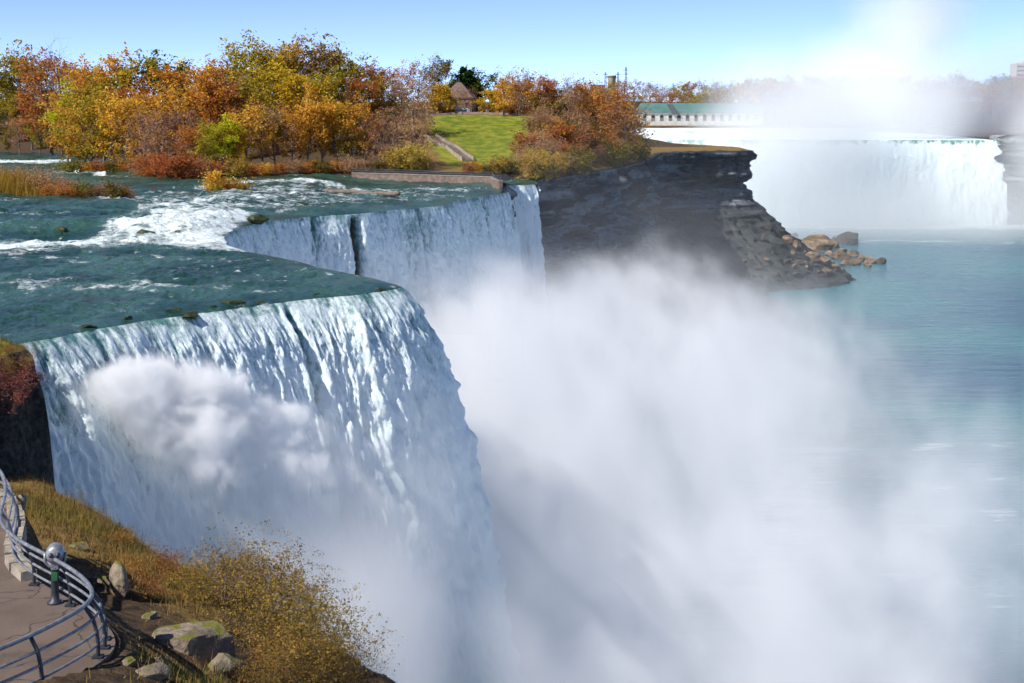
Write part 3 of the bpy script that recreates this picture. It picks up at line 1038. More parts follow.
def billow(f):
    n1 = f.noise(0.16, 5, 0.62, dist=0.6)
    n2 = f.noise(0.62, 5, 0.66, dist=0.5)
    e = None
    for px, py, D, r in [(110, 402, 101, (3.0, 3.0, 2.6)), (140, 388, 103, (3.0, 3.0, 2.6)), (172, 384, 105, (3.0, 3.0, 2.5)), (205, 396, 106, (3.0, 3, 2.8)), (235, 424, 107, (2.6, 3.0, 2.6)), (262, 430, 109, (2.2, 2.6, 2.4)), (292, 428, 111, (2.2, 2.6, 2.1)), (318, 440, 112, (2.0, 2.6, 2.2)), (345, 470, 113, (2.2, 3, 2.6)),
                         (125, 446, 101, (4.6, 5, 4.4)), (190, 465, 103, (6.0, 5, 5.0)), (270, 490, 107, (5, 5, 4.0)), (360, 500, 112, (3.5, 4, 4.0)), (90, 430, 99, (2.6, 3, 3.0))]:
        bb = f.ball(at(px, py, D), r)
        e = bb if e is None else f.mx(e, bb)
    n3 = f.noise(1.5, 3, 0.6)
    puff = f.ss(0.02, 0.42, e + (n1 - 0.5) * 1.7 + (n2 - 0.5) * 1.4 + (n3 - 0.5) * 0.45)
    depth = f.ss(-4.5, -12.0, f.z + (n2 - 0.5) * 7.0 + (n1 - 0.5) * 6.0, 1.0, 0.09) * f.ss(0.34, 0.62, n2, 0.35, 1.0)
    # fine spray that clings to the falling sheet and thickens downwards
    s = (f.x + 30.0) * 0.56 + (f.y - 97.0) * 0.83
    q = (f.x + 30.0) * 0.83 - (f.y - 97.0) * 0.56
    q0 = f.curve(s, -10.0, 50.0, [(ss_, (qq + 10.0) / 20.0) for ss_, qq in ((-10, 3), (0, 0), (7.4, -3.7), (18.8, -5.6), (29, -4.5), (39.4, -2.1), (50, 2))]) * 20.0 - 10.0
    face = f.op('SQRT', f.mx(-0.1 - f.z, 0.01)) * 1.9 - 1.1
    gap = q - q0 - face
    cling = f.ss(-1.0, 0.5, gap) * f.ss(4.5, 0.5, gap - 3.0 * (n1 - 0.4)) * f.ss(-2.0, -16.0, f.z) * f.ss(0.36, 0.66, n2)
    low = f.ss(-9.0, -22.0, f.z + (n1 - 0.5) * 14.0) * f.ss(0.34, 0.62, n1) * f.ss(0.0, 4.0, gap) * f.ss(-3.0, -10.0, f.x)
    # spray faded along the bank's sun-shadow plane, so no hard shadow edge shows
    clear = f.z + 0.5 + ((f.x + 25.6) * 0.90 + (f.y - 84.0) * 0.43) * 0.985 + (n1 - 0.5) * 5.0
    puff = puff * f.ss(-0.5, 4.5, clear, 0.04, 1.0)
    return f.mx(f.mx(puff * depth, low * 0.15), cling * 0.15)


def far_mist(f):
    n1 = f.noise(0.011, 5, 0.6, dist=0.5)
    n2 = f.noise(0.03, 4, 0.6)
    base = f.ss(2.0, -52.0, f.z + (n1 - 0.5) * 40.0) * f.ss(150.0, 60.0, f.op('ABSOLUTE', f.y - 850.0)) * 0.34
    cloud = f.mx(f.mx(f.ball((165, 866, 2), (84, 64, 60)), f.ball((238, 930, 24), (74, 62, 56))), f.ball((250, 930, 60), (50, 60, 140)) * 0.78)
    cloud = f.mx(cloud, f.mx(f.ball((320, 950, 10), (90, 70, 50)) * 0.6, f.ball((325, 835, -12), (62, 64, 64)) * 1.0))
    puff = f.ss(0.05, 0.80, cloud + (n1 - 0.5) * 1.1 + (n2 - 0.5) * 0.4)
    veil_ = f.ball((330, 950, 20), (120, 120, 60))
    return f.mx(f.mx(base * f.ss(20, 90, f.x), puff), f.ss(0.0, 0.8, veil_ + (n1 - 0.5)) * 0.22)


MIST = True
if MIST:
    mist('gorge_mist', (-30, 86, -51), (150, 450, 34), 1.3, 0.22, gorge_mist)
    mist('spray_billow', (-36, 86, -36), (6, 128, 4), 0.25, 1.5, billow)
    mist('far_mist', (-60, 690, -51), (470, 1060, 190), 5.0, 0.038, far_mist)

# ================================================================== trees and shrubs
PAL = {
    'orange': ((0.42, 0.18, 0.024), (0.64, 0.38, 0.055)),
    'russet': ((0.27, 0.090, 0.026), (0.46, 0.19, 0.05)),
    'yellow': ((0.38, 0.22, 0.014), (0.52, 0.35, 0.03)),
    'gold-green': ((0.19, 0.16, 0.018), (0.44, 0.32, 0.035)),
    'lime': ((0.26, 0.27, 0.008), (0.48, 0.42, 0.02)),
    'green': ((0.035, 0.075, 0.010), (0.11, 0.16, 0.02)),
    'pinkish-brown': ((0.24, 0.125, 0.07), (0.42, 0.25, 0.14)),
    'dark green': ((0.010, 0.032, 0.010), (0.035, 0.075, 0.018)),
    'olive': ((0.10, 0.085, 0.015), (0.20, 0.15, 0.03)),
    'straw': ((0.30, 0.20, 0.03), (0.48, 0.34, 0.06)),
}
LEAF = {k: leaf_mat('leaves_' + k.replace(' ', '_').replace('-', '_'), *v) for k, v in PAL.items()}
M['bark'] = plain('bark', (0.16, 0.12, 0.095), 0.9, 0, 0.35, 1.5)
M['grey_bark'] = plain('grey_bark', (0.15, 0.12, 0.10), 0.9, 0, 0.3, 1.5)
M['twig'] = plain('twig', (0.23, 0.145, 0.10), 0.9, 0, 0.3, 1.5)


def leaf_quads(centers, size, r, up=0.3, aspect=1.0):
    n = len(centers)
    nrm = r.normal(size=(n, 3))
    nrm[:, 2] = np.abs(nrm[:, 2]) + up
    nrm /= np.linalg.norm(nrm, axis=1)[:, None]
    a = np.cross(nrm, r.normal(size=(n, 3)))
    a /= np.linalg.norm(a, axis=1)[:, None] + 1e-9
    bb = np.cross(nrm, a)
    sz = (size * r.uniform(0.6, 1.35, n))[:, None]
    a, bb = a * sz * aspect, bb * sz
    V = np.stack([centers - a * 0.9, centers - bb * 0.5 + a * 0.1, centers + a, centers + bb * 0.5 + a * 0.1], 1).reshape(-1, 3)
    leaf = np.repeat(np.clip(r.normal(0.5, 0.3, n), 0, 1), 4)
    return V, np.arange(n * 4).reshape(-1, 4), leaf


def branch(p0, d, length, r, n=5, wander=0.25, lift=0.0):
    pts = [np.array(p0, float)]
    d = np.array(d, float)
    for _ in range(n):
        d = d + r.normal(size=3) * wander * 0.5 + np.array([0, 0, lift])
        d /= np.linalg.norm(d)
        pts.append(pts[-1] + d * length / n)
    return np.array(pts), d


def tree_meshes(key, pal, seed, H=16.0, W=10.0, leaves=2600, lsize=0.29, bare=0.0, base=0.22, twigs=1, conifer=False, bark='bark', spread=0.62, stems=1, jit=(0.27, 0.00625)):
    """trunk-with-limbs mesh and leaf mesh, height H at scale 1"""
    r = np.random.default_rng(seed)
    mb = MB()
    tips = []
    for st in range(stems):
        off = r.normal(size=2) * (0.0 if stems == 1 else W * 0.10)
        lean = r.normal(size=2) * (0.03 if stems == 1 else 0.22)
        hh = H * (1.0 if st == 0 else r.uniform(0.7, 0.95))
        tr, _ = branch((off[0], off[1], -0.6), (lean[0], lean[1], 1), hh * (0.95 if conifer else 0.80), r, 8, 0.14, 0.08)
        r0 = H * 0.019 / math.sqrt(stems)
        mb.tube(tr, np.linspace(r0, r0 * 0.22, len(tr)), 6)
        nl = int((16 if conifer else 13) / (1 if stems == 1 else 1.6))
        for i in range(nl):
            t = base + (0.97 - base) * (i + r.uniform(0, 0.8)) / nl
            p = np.array([np.interp(t, np.linspace(0, 1, len(tr)), tr[:, k]) for k in range(3)])
            az = i * 2.4 + r.uniform(-0.5, 0.5)
            if conifer:
                L = W * 0.5 * (1.05 - t) * 1.15 + 0.3
                el = -0.10
            else:
                L = W * 0.5 * (math.sin(math.pi * min(1, max(0.12, (t - base) / (1.12 - base)))) ** 0.6) * r.uniform(0.75, 1.15) + 0.1 * W
                el = 0.35 + 0.55 * t
            d = np.array([math.cos(az) * math.cos(el), math.sin(az) * math.cos(el), math.sin(el)])
            br, dd = branch(p, d, L, r, 5, 0.3, 0.0 if conifer else 0.08)
            rb = r0 * 0.42 * (1.1 - t * 0.7)
            mb.tube(br, np.linspace(rb, rb * 0.25, len(br)), 4, cap=False)
            for j in range(5 if conifer else 5):
                tt = 0.35 + 0.65 * (j + r.uniform(0, 0.7)) / 5
                q = np.array([np.interp(tt, np.linspace(0, 1, len(br)), br[:, k]) for k in range(3)])
                d2 = dd + r.normal(size=3) * 0.75
                d2 /= np.linalg.norm(d2)
                L2 = L * r.uniform(0.28, 0.5)
                b2, d3 = branch(q, d2, L2, r, 3, 0.35, 0.03)
                mb.tube(b2, np.linspace(rb * 0.4, rb * 0.12, len(b2)), 3, cap=False)
                tips.append((b2[-1], L2))
                tips.append((b2[1], L2 * 0.8))
                for _ in range(twigs):
                    d4 = d3 + r.normal(size=3) * 0.7
                    d4 /= np.linalg.norm(d4)
                    b4, _x = branch(b2[r.integers(1, 4)], d4, L2 * r.uniform(0.5, 0.9), r, 2, 0.3)
                    mb.tube(b4, [rb * 0.2, rb * 0.14, rb * 0.05], 3, cap=False)
                    tips.append((b4[-1], L2 * 0.6))
    trunk = mb.mesh(key + '_trunk', M[bark])
    crown = None
    if leaves:
        T = np.array([t[0] for t in tips])
        L = np.array([t[1] for t in tips])
        leaves = int(leaves * (1.5 if H > 6 else 1.35))
        keep = r.uniform(size=len(T)) > bare
        T, L = T[keep], L[keep]
        idx = r.integers(0, len(T), leaves)
        c = T[idx] + r.normal(size=(leaves, 3)) * (L[idx] * jit[0] + jit[1] * H)[:, None] * np.array([1, 1, 0.75])
        V, fc, lf = leaf_quads(c, lsize, r)
        # clump-to-clump colour differences (each bough turns at its own pace)
        bough = r.normal(0, 0.22, len(T))[idx]
        lf = np.clip(lf + np.repeat(bough, 4), 0, 1)
        crown = new_mesh(key + '_crown', V, fc, [LEAF[pal]], {'leaf': lf})
    return trunk, crown


PROTO = {}


def proto(key, pal, seeds, **k):
    PROTO[key] = [tree_meshes('%s_%d' % (key.replace(' ', '_'), s), pal, s, **k) + (k.get('H', 16.0),) for s in seeds]


proto('orange', 'orange', (1, 2, 3), leaves=2500)
proto('russet', 'russet', (4, 5, 6), leaves=2300)
proto('yellow', 'yellow', (7, 8), leaves=2500)
proto('gold-green', 'gold-green', (9, 10), leaves=2500)
proto('lime', 'lime', (11,), leaves=2600, W=9)
proto('green', 'green', (12,), leaves=2900)
proto('sparse', 'pinkish-brown', (13, 14, 15), leaves=900, lsize=0.26, twigs=3, bark='twig')
proto('bare', 'pinkish-brown', (16, 17), leaves=0, twigs=4, bark='grey_bark')
proto('conifer', 'dark green', (18,), leaves=3600, conifer=True, W=8, base=0.12, lsize=0.33)
proto('small yellow', 'yellow', (19,), leaves=1900, H=8, W=7, lsize=0.26)
proto('thin orange', 'orange', (20, 21), leaves=1300, lsize=0.30, twigs=2, bare=0.2)
proto('low russet', 'russet', (22, 23), leaves=1300, H=4.5, W=5.5, lsize=0.22, base=0.08, stems=3, bark='twig')
proto('low twiggy', 'pinkish-brown', (24, 25), leaves=1500, H=5.0, W=5.5, lsize=0.17, base=0.06, stems=4, twigs=2, bark='twig')
proto('low yellow', 'straw', (26, 27), leaves=1500, H=3.6, W=5.0, lsize=0.20, base=0.06, stems=3, bark='twig')
proto('low olive', 'olive', (28, 29), leaves=1500, H=3.2, W=4.6, lsize=0.20, base=0.06, stems=3, bark='twig')
proto('low orange', 'orange', (30, 31), leaves=1500, H=4.2, W=4.6, lsize=0.20, base=0.06, stems=3, bark='twig')

WORDS = {'orange': 'orange-leaved', 'russet': 'rust-red', 'yellow': 'bright yellow', 'gold-green': 'golden-green', 'lime': 'lime-yellow', 'green': 'leafy green', 'sparse': 'thin pinkish-brown', 'bare': 'bare grey',
         'conifer': 'dark green', 'small yellow': 'small yellow', 'thin orange': 'half-bare orange', 'low russet': 'rust-red', 'low twiggy': 'twiggy pinkish-brown', 'low yellow': 'straw-yellow', 'low olive': 'olive-brown',
         'low orange': 'orange'}
ORD_ = 'first second third fourth fifth sixth seventh eighth ninth tenth eleventh twelfth thirteenth fourteenth fifteenth sixteenth seventeenth eighteenth nineteenth twentieth'.split()
TENS = ['twenty', 'thirty', 'forty', 'fifty']
ORD = ORD_ + [('twentieth thirtieth fortieth fiftieth'.split()[k] if j == 0 else TENS[k] + '-' + ORD_[j - 1]) for k in range(4) for j in range(10)][1:]
PLANTED = []


def plant(kind, loc, height, row, group, wide=1.0, px=None):
    var = PROTO[kind]
    i = R.randrange(len(var))
    trunk, crown, H = var[i]
    low = kind.startswith('low')
    name = 'shrub' if low else 'conifer_tree' if kind == 'conifer' else 'bare_tree' if kind == 'bare' else 'autumn_tree' if kind != 'green' else 'green_tree'
    e = link(name, None, None, loc, R.uniform(0, 6.28))
    s = height / H
    e.scale = (s * wide, s * wide, s)
    link('stems' if low else 'trunk', trunk, e)
    if crown is not None:
        link('leaves' if low else 'crown', crown, e)
    PLANTED.append((e, kind, row, group, loc[0] / loc[1] * F + 512, 'shrub' if low else 'conifer' if kind == 'conifer' else 'tree', height))
    return e


def isl_plant(px, D, top, kind, row, group, wide=1.0):
    X = (px - 512) / F * D
    hgt, s = isl_height(np.array([[X, D]]))
    zt = CAMZ - (top - HOR) / F * D
    z0 = float(hgt[0])
    if s[0] < 0:
        z0 = 0.2
    plant(kind, (X, D, z0), max(2.0, (zt - z0) * 0.92), row, group, wide * 1.06)


G1 = 'autumn trees along the island shore'
for px, D, top, k, wd in [
    (40, 488, 118, 'gold-green', 1), (8, 500, 128, 'olive', 1), (20, 495, 112, 'sparse', 1), (62, 470, 105, 'orange', 1), (78, 352 + 30, 98, 'orange', 1.1), (92, 372, 88, 'gold-green', 1.1), (108, 368, 84, 'orange', 1.0), (124, 362, 96, 'thin orange', 1.0),
    (142, 350, 104, 'sparse', 1.2), (160, 340, 108, 'sparse', 1.2), (176, 342, 100, 'sparse', 1.1), (193, 338, 122, 'russet', 1), (208, 336, 118, 'gold-green', 1.0), (222, 338, 112, 'lime', 1.1), (236, 342, 124, 'yellow', 0.9), (247, 345, 104, 'thin orange', 1),
    (262, 347, 100, 'thin orange', 1), (276, 350, 96, 'sparse', 1), (291, 352, 104, 'thin orange', 1), (307, 353, 92, 'orange', 1), (322, 355, 96, 'thin orange', 1.1), (338, 355, 90, 'orange', 1), (352, 356, 100, 'gold-green', 1), (366, 354, 98, 'thin orange', 1),
    (381, 352, 108, 'sparse', 1), (394, 350, 104, 'sparse', 1), (408, 358, 98, 'sparse', 1.2), (420, 362, 112, 'sparse', 1.2)]:
    if k == 'olive':
        k = 'gold-green'
    isl_plant(px, D, top, k, 'shore', G1, wd)
G2 = 'autumn trees in the middle of the wood'
for px, D, top, k, wd in [
    (5, 540, 92, 'gold-green', 1), (32, 520, 85, 'russet', 1), (48, 520, 90, 'sparse', 1), (68, 410, 76, 'lime', .8), (84, 405, 70, 'orange', 1), (104, 400, 72, 'gold-green', 1), (126, 398, 78, 'russet', 1), (150, 390, 82, 'orange', 1), (172, 388, 80, 'thin orange', 1),
    (190, 388, 74, 'thin orange', 1.1), (206, 386, 70, 'orange', 1.1), (228, 386, 76, 'russet', 1), (246, 388, 70, 'sparse', 1.1), (262, 388, 66, 'gold-green', 1), (278, 392, 62, 'yellow', 1.1), (296, 392, 70, 'yellow', 1), (313, 394, 70, 'orange', 1),
    (330, 394, 66, 'gold-green', 1), (346, 394, 78, 'sparse', 1), (362, 396, 72, 'russet', 1), (380, 398, 74, 'gold-green', 1.1), (398, 400, 72, 'sparse', 1.1), (414, 402, 76, 'sparse', 1.1)]:
    isl_plant(px, D, top, k, 'middle', G2, wd)
G3 = 'tall trees against the sky'
for px, D, top, k, wd in [
    (-8, 560, 44, 'gold-green', 1), (8, 600, 66, 'conifer', 1.3), (22, 560, 46, 'gold-green', 1), (38, 560, 50, 'russet', 1), (52, 470, 50, 'russet', 1), (76, 455, 36, 'bare', 1.1), (70, 460, 62, 'thin orange', 1), (98, 450, 52, 'orange', 1), (114, 450, 52, 'orange', 1),
    (132, 452, 50, 'gold-green', 1), (142, 470, 48, 'bare', .8), (163, 452, 48, 'green', .9), (178, 455, 58, 'sparse', 1), (196, 440, 52, 'orange', 1.05), (212, 440, 52, 'orange', 1.1), (229, 450, 36, 'bare', 1), (226, 436, 60, 'gold-green', 1), (247, 440, 38, 'gold-green', 1),
    (264, 440, 36, 'gold-green', 1), (282, 438, 42, 'yellow', 1), (306, 440, 30, 'sparse', 1), (300, 442, 38, 'yellow', .9), (322, 442, 40, 'gold-green', 1), (335, 444, 44, 'gold-green', .9), (352, 444, 58, 'gold-green', .9), (368, 446, 62, 'russet', 1), (384, 446, 62, 'russet', 1),
    (400, 448, 64, 'thin orange', 1), (416, 448, 58, 'sparse', 1), (430, 450, 56, 'sparse', 1), (444, 480, 54, 'green', .9), (456, 486, 52, 'conifer', 1.2), (470, 490, 54, 'conifer', 1.3), (482, 486, 66, 'green', 1.0)]:
    isl_plant(px, D, top, k, 'skyline', G3, wd)
G4 = 'trees by the road above the lawn'
for px, D, top, k, wd in [
    (424, 440, 80, 'sparse', 1), (449, 452, 92, 'small yellow', .9), (470, 450, 88, 'sparse', 1.0), (459, 466, 84, 'sparse', .9), (440, 442, 84, 'small yellow', 1), (433, 446, 92, 'small yellow', 1), (488, 446, 90, 'small yellow', 1.2), (500, 448, 84, 'orange', 0.9), (512, 456, 70, 'sparse', 1), (520, 450, 66, 'bare', 1), (530, 448, 70, 'sparse', 1.1), (541, 448, 74, 'thin orange', 1.1),
    (552, 446, 74, 'russet', 1), (562, 448, 76, 'sparse', 1.1), (573, 446, 78, 'sparse', 1.1), (584, 448, 80, 'russet', 1), (596, 450, 84, 'sparse', 1.1), (607, 456, 90, 'sparse', 1.1), (618, 470, 96, 'gold-green', .9), (546, 470, 72, 'sparse', 1), (570, 475, 74, 'bare', 1), (590, 480, 80, 'sparse', 1), (505, 470, 76, 'thin orange', 1)]:
    isl_plant(px, D, top, k, 'road', G4, wd)
for i in range(26):
    px = R.uniform(500, 640)
    D = R.uniform(425, 500)
    isl_plant(px, D, np.interp(px, [500, 540, 600, 625, 640], [72, 76, 84, 96, 108]) + R.uniform(-4, 14), R.choice(['sparse', 'sparse', 'sparse', 'thin orange', 'russet', 'orange']), 'road', G4, 1.1)
G5 = 'shrubs on the slope above the cliff'
for i in range(105):
    t = R.random() ** 0.75
    q = np.array([np.interp(t * 5.2, np.arange(len(rim)), rim[:, c]) for c in (0, 1)])
    off = R.uniform(1.0, 30.0) * (0.45 + 0.55 * t)
    X_, D = q[0] - off * 0.93, q[1] + off * 0.30
    if X_ < 0.02 * D - 4 and D < 400:
        X_ += 8
    k = R.choice(['low twiggy', 'low twiggy', 'low twiggy', 'low russet', 'low orange', 'low olive'] if D > 370 else ['low twiggy', 'low olive', 'low yellow', 'low twiggy'])
    z_, s_ = isl_height(np.array([[X_, D]]))
    if s_[0] > 0.6:
        plant(k, (X_, D, float(z_[0]) - 0.1), R.uniform(4.0, 7.6) * (0.6 + 0.4 * ss(345, 400, D)), 'slope', G5, R.uniform(1.0, 1.35))
G6 = 'shrubs at the foot of the lawn'
for px, D, hgt, k, wd in [
    (396, 346, 4.4, 'low yellow', 1.1), (408, 345, 4.8, 'low yellow', 1.1), (420, 347, 4.4, 'low yellow', 1.1), (430, 348, 3.2, 'low twiggy', 1), (468, 336, 2.2, 'low russet', 1.3), (477, 337, 2.6, 'low orange', 1.2), (487, 338, 2.4, 'low olive', 1.3), (498, 343, 3.4, 'low yellow', 1.2), (509, 346, 3.2, 'low olive', 1.2),
    (519, 340, 3.0, 'low yellow', 1.2), (508, 330, 2.2, 'low russet', 1.2), (521, 331, 2.2, 'low yellow', 1.1), (533, 338, 2.6, 'low olive', 1.2), (512, 362, 2.6, 'low twiggy', 1.2), (528, 366, 3.0, 'low twiggy', 1.2), (541, 345, 2.6, 'low orange', 1.1), (552, 352, 3.0, 'low twiggy', 1.2)]:
    X_ = (px - 512) / F * D
    plant(k, (X_, D, float(isl_height(np.array([[X_, D]]))[0][0]) - 0.1), hgt, 'lawn', G6, wd)
G7 = 'shrubs along the water of the island shore'
for px, D, top, k, wd in [
    (72, 352, 164, 'low olive', 1), (86, 354, 166, 'low orange', 1), (100, 356, 166, 'low russet', 1.2), (114, 356, 164, 'low olive', 1.2), (128, 354, 164, 'low russet', 1.2), (141, 338, 162, 'low twiggy', 1.3), (152, 330, 160, 'low russet', 1.3), (164, 322, 158, 'low russet', 1.3), (176, 317, 160, 'low russet', 1.3),
    (188, 318, 162, 'low russet', 1.3), (201, 324, 162, 'low twiggy', 1.2), (214, 328, 164, 'low russet', 1.2), (252, 334, 172, 'low russet', 1.3), (266, 337, 172, 'low orange', 1.2), (280, 340, 172, 'low russet', 1.2), (294, 342, 168, 'low twiggy', 1.2), (308, 343, 170, 'low russet', 1.2), (322, 344, 170, 'low olive', 1.3), (336, 345, 170, 'low russet', 1.3),
    (350, 345, 166, 'low twiggy', 1.3), (364, 345, 168, 'low twiggy', 1.2), (378, 345, 170, 'low olive', 1.1), (240, 330, 168, 'low yellow', 1)]:
    isl_plant(px, D, top - (9 if px > 236 else 4), k, 'shore', G7, wd)

# two low islets in the rapids
def islet(px0, px1, py, width, hgt, seed):
    a, c = onz(px0, py), onz(px1, py)
    ln = resample(np.array([a, (a + c) / 2 + np.array([0, width * 0.2]), c]), 0.6)
    t = np.linspace(0, 1, len(ln))
    half = width * (0.25 + 0.75 * np.sin(np.pi * np.clip(t, 0.03, 0.97)) ** 0.6) / 2
    vv = np.linspace(-1, 1, 13)
    X = ln[:, 0][None, :] + 0 * vv[:, None]
    Y = ln[:, 1][None, :] + vv[:, None] * half[None, :]
    n = fbm(X * 0.5, Y * 0.5, seed, 3)
    Z = -0.6 + (hgt + 0.6) * np.clip(1 - np.abs(vv) ** 2.5, 0, 1)[:, None] * np.sin(np.pi * np.clip(t, 0.04, 0.96)) [None, :] ** 0.4 + 0.5 * n
    o = link('islet_ground', new_mesh('islet_ground', np.stack([X, Y, Z], -1).reshape(-1, 3), grid_faces(len(vv), len(ln)), [M['ground']], {'lawn': np.full(X.size, 0.1), 'dry': np.full(X.size, 0.5), 'stone': np.full(X.size, 0.35)}, True))
    structure(o)


islet(-60, 138, 203, 14, 0.8, 3.0)
islet(206, 252, 198, 6, 0.5, 6.0)
for px, D, hgt, k, wd in [(54, 249, 2.6, 'low russet', 1.2), (66, 252, 3.4, 'low twiggy', 1.2), (74, 249, 2.4, 'low russet', 1.2), (86, 251, 2.8, 'low olive', 1.2), (96, 250, 2.6, 'low twiggy', 1.2), (106, 251, 3.2, 'low twiggy', 1.1), (116, 250, 2.8, 'low olive', 1.0), (126, 250, 2.0, 'low russet', 1.0), (62, 256, 3.8, 'low twiggy', 1.0), (40, 258, 5.2, 'low twiggy', 1.0), (12, 260, 5.0, 'low twiggy', 1.1)]:
    plant(k, ((px - 512) / F * D, D, 0.2), hgt, 'islet', 'shrubs on the low islet in the rapids', wd)
for px, D, hgt, k, wd in [(213, 268, 4.4, 'low orange', 1.0), (222, 267, 3.0, 'low russet', 1.0), (231, 268, 3.0, 'low orange', 1.0), (242, 268, 2.8, 'low yellow', 0.9), (217, 266, 2.6, 'low yellow', .9)]:
    plant(k, ((px - 512) / F * D, D, 0.0), hgt, 'small islet', 'shrubs on the small islet', wd)

# far treeline beyond the horseshoe
G8 = 'hazy trees on the far bank'
for i in range(110):
    px = 606 + 440 * (i + R.uniform(-0.4, 0.4)) / 110
    back = i % 2
    D = 1560 + 110 * back + R.uniform(-30, 30)
    X = (px - 512) / F * D
    z0 = float(far_h(np.array(X), np.array(D)))
    kinds = ['sparse', 'thin orange', 'sparse', 'gold-green', 'sparse', 'russet', 'sparse', 'gold-green'] if px < 800 else ['gold-green', 'sparse', 'green', 'sparse', 'russet']
    k = R.choice(kinds)
    top = 82 - 6 * ss(640, 860, px) + R.uniform(-3, 6) + (0 if back else 7)
    zt = CAMZ - (top - HOR) / F * D
    plant(k, (X, D, z0), max(9, zt - z0), 'far', G8, 1.35)

ROWS = {'shore': 'by the island shore', 'middle': 'in the middle of the wood', 'skyline': 'against the sky', 'road': 'by the road above the lawn', 'slope': 'on the slope above the cliff', 'lawn': 'at the foot of the lawn',
        'islet': 'on the low islet in the rapids', 'small islet': 'on the small islet', 'far': 'on the far bank', 'brink': 'on the dark promontory', 'gorge': 'above the gorge rim'}


def label_plants():
    cls = {}
    for rec in PLANTED:
        cls.setdefault((rec[1], rec[2], rec[5]), []).append(rec)
    for (kind, row, noun), recs in cls.items():
        recs.sort(key=lambda q: q[4])
        for i, rec in enumerate(recs):
            a = WORDS[kind]
            if len(recs) == 1:
                lb = f'{a} {noun} {ROWS[row]}, the only such one'
            elif len(recs) == 2:
                lb = f'{a} {noun} {ROWS[row]}, the {("left", "right")[i]} one of two'
            elif i in (0, len(recs) - 1):
                lb = f'{a} {noun} {ROWS[row]}, {"rightmost" if i else "leftmost"} of its kind'
            else:
                lb = f'{a} {noun} {ROWS[row]}, {ORD[i]} such from the left'
            tag(rec[0], lb, noun, rec[3])

# ================================================================== built things on the island
from mathutils.bvhtree import BVHTree
M['masonry'] = plain('grey_masonry', (0.19, 0.135, 0.105), 0.9, 0, 0.35, 1.2, 0.5)
M['pale_stone'] = plain('pale_stone', (0.30, 0.25, 0.195), 0.9, 0, 0.25, 1.0, 0.3)
M['brick'] = plain('red_brick', (0.22, 0.10, 0.075), 0.9, 0, 0.25, 1.0)
M['slate'] = plain('brown_slate', (0.15, 0.10, 0.085), 0.8, 0, 0.2, 0.6)
M['dark'] = plain('dark_opening', (0.015, 0.015, 0.018), 0.6)
M['paint'] = plain('car_paint', (0.8, 0.8, 0.8), 0.3, 0, 0.03)
M['glass'] = plain('dark_glass', (0.03, 0.04, 0.05), 0.1, 0, 0.1)
M['grey_glass'] = plain('grey_glass', (0.16, 0.16, 0.16), 0.5)
M['rubber'] = plain('tyre_rubber', (0.02, 0.02, 0.02), 0.9)
M['copper'] = plain('green_copper', (0.075, 0.17, 0.155), 0.7, 0, 0.15, 0.1)
M['cream'] = plain('cream_stone', (0.55, 0.52, 0.46), 0.9, 0, 0.12, 0.2)
M['concrete'] = plain('tan_concrete', (0.40, 0.34, 0.22), 0.9, 0, 0.15, 0.15)
M['steel'] = plain('dark_steel', (0.10, 0.11, 0.12), 0.6, 0.3)


def bvh(*meshes):
    vs, fs, n = [], [], 0
    for me in meshes:
        vs += [v.co.copy() for v in me.vertices]
        fs += [[i + n for i in p.vertices] for p in me.polygons]
        n = len(vs)
    return BVHTree.FromPolygons(vs, fs)


ISL = bvh(isl.data)
CAMP = Vector((0, 0, CAMZ))


def ray(tree, px, py):
    d = Vector(((px - 512) / F, 1, -(py - HOR) / F)).normalized()
    h = tree.ray_cast(CAMP, d)
    return h[0], h[1]


def gnd(x, y):
    h = ISL.ray_cast(Vector((x, y, 200)), Vector((0, 0, -1)))
    return h[0].z if h[0] else 0.0


# stone park building with a pyramid roof
def pyramid(mb, c, s, h, over=0.5):
    hx, hy = s[0] / 2 + over, s[1] / 2 + over
    x, y, z = c
    v = [(x - hx, y - hy, z), (x + hx, y - hy, z), (x + hx, y + hy, z), (x - hx, y + hy, z), (x - hx * .12, y, z + h), (x + hx * .12, y, z + h)]
    return mb.add(v, [[3, 2, 1, 0], [0, 1, 5, 4], [1, 2, 5], [2, 3, 4, 5], [3, 0, 4]])


bx0, by0 = (459 - 512) / F * 476, 476.0
bz0 = gnd(bx0, by0) - 0.1
pb = link('park_building', None, None, (bx0, by0, bz0), -0.12)
tag(pb, 'square stone building with a steep brown pyramid roof among the trees above the lawn', 'building')
MB().box((0, 0, 3.4), (9.6, 9.0, 6.8)).box((0, 0, 7.0), (10.2, 9.6, 0.4)).obj('wall', M['masonry'], pb)
rb = pyramid(MB(), (0, 0, 7.2), (9.6, 9.0), 5.0).obj('roof', M['slate'], pb)
MB().tube([(0, 0, 12.0), (0, 0, 14.2)], [0.18, 0.05], 6).obj('finial', M['steel'], rb)
for wx_ in (-3.0, 0, 3.0):
    wdw = MB().box((wx_, -4.56, 4.9), (1.3, 0.14, 1.9)).obj('window', M['pale_stone'], pb)
    MB().box((wx_, -4.66, 4.9), (1.0, 0.08, 1.6)).obj('pane', M['glass'], wdw)
dr = MB().box((0, -4.57, 1.5), (2.2, 0.16, 3.0)).obj('door', M['dark'], pb)
an = MB().box((7.4, 0, 2.6), (5.2, 6, 5.2)).obj('annex', M['pale_stone'], pb)
MB().box((7.4, -3.03, 1.9), (2.8, 0.1, 3.8)).lathe([(1.4, -0.05), (1.4, 0.05)], (7.4, -3.03, 3.8), 20, 'y').obj('archway', M['dark'], an)

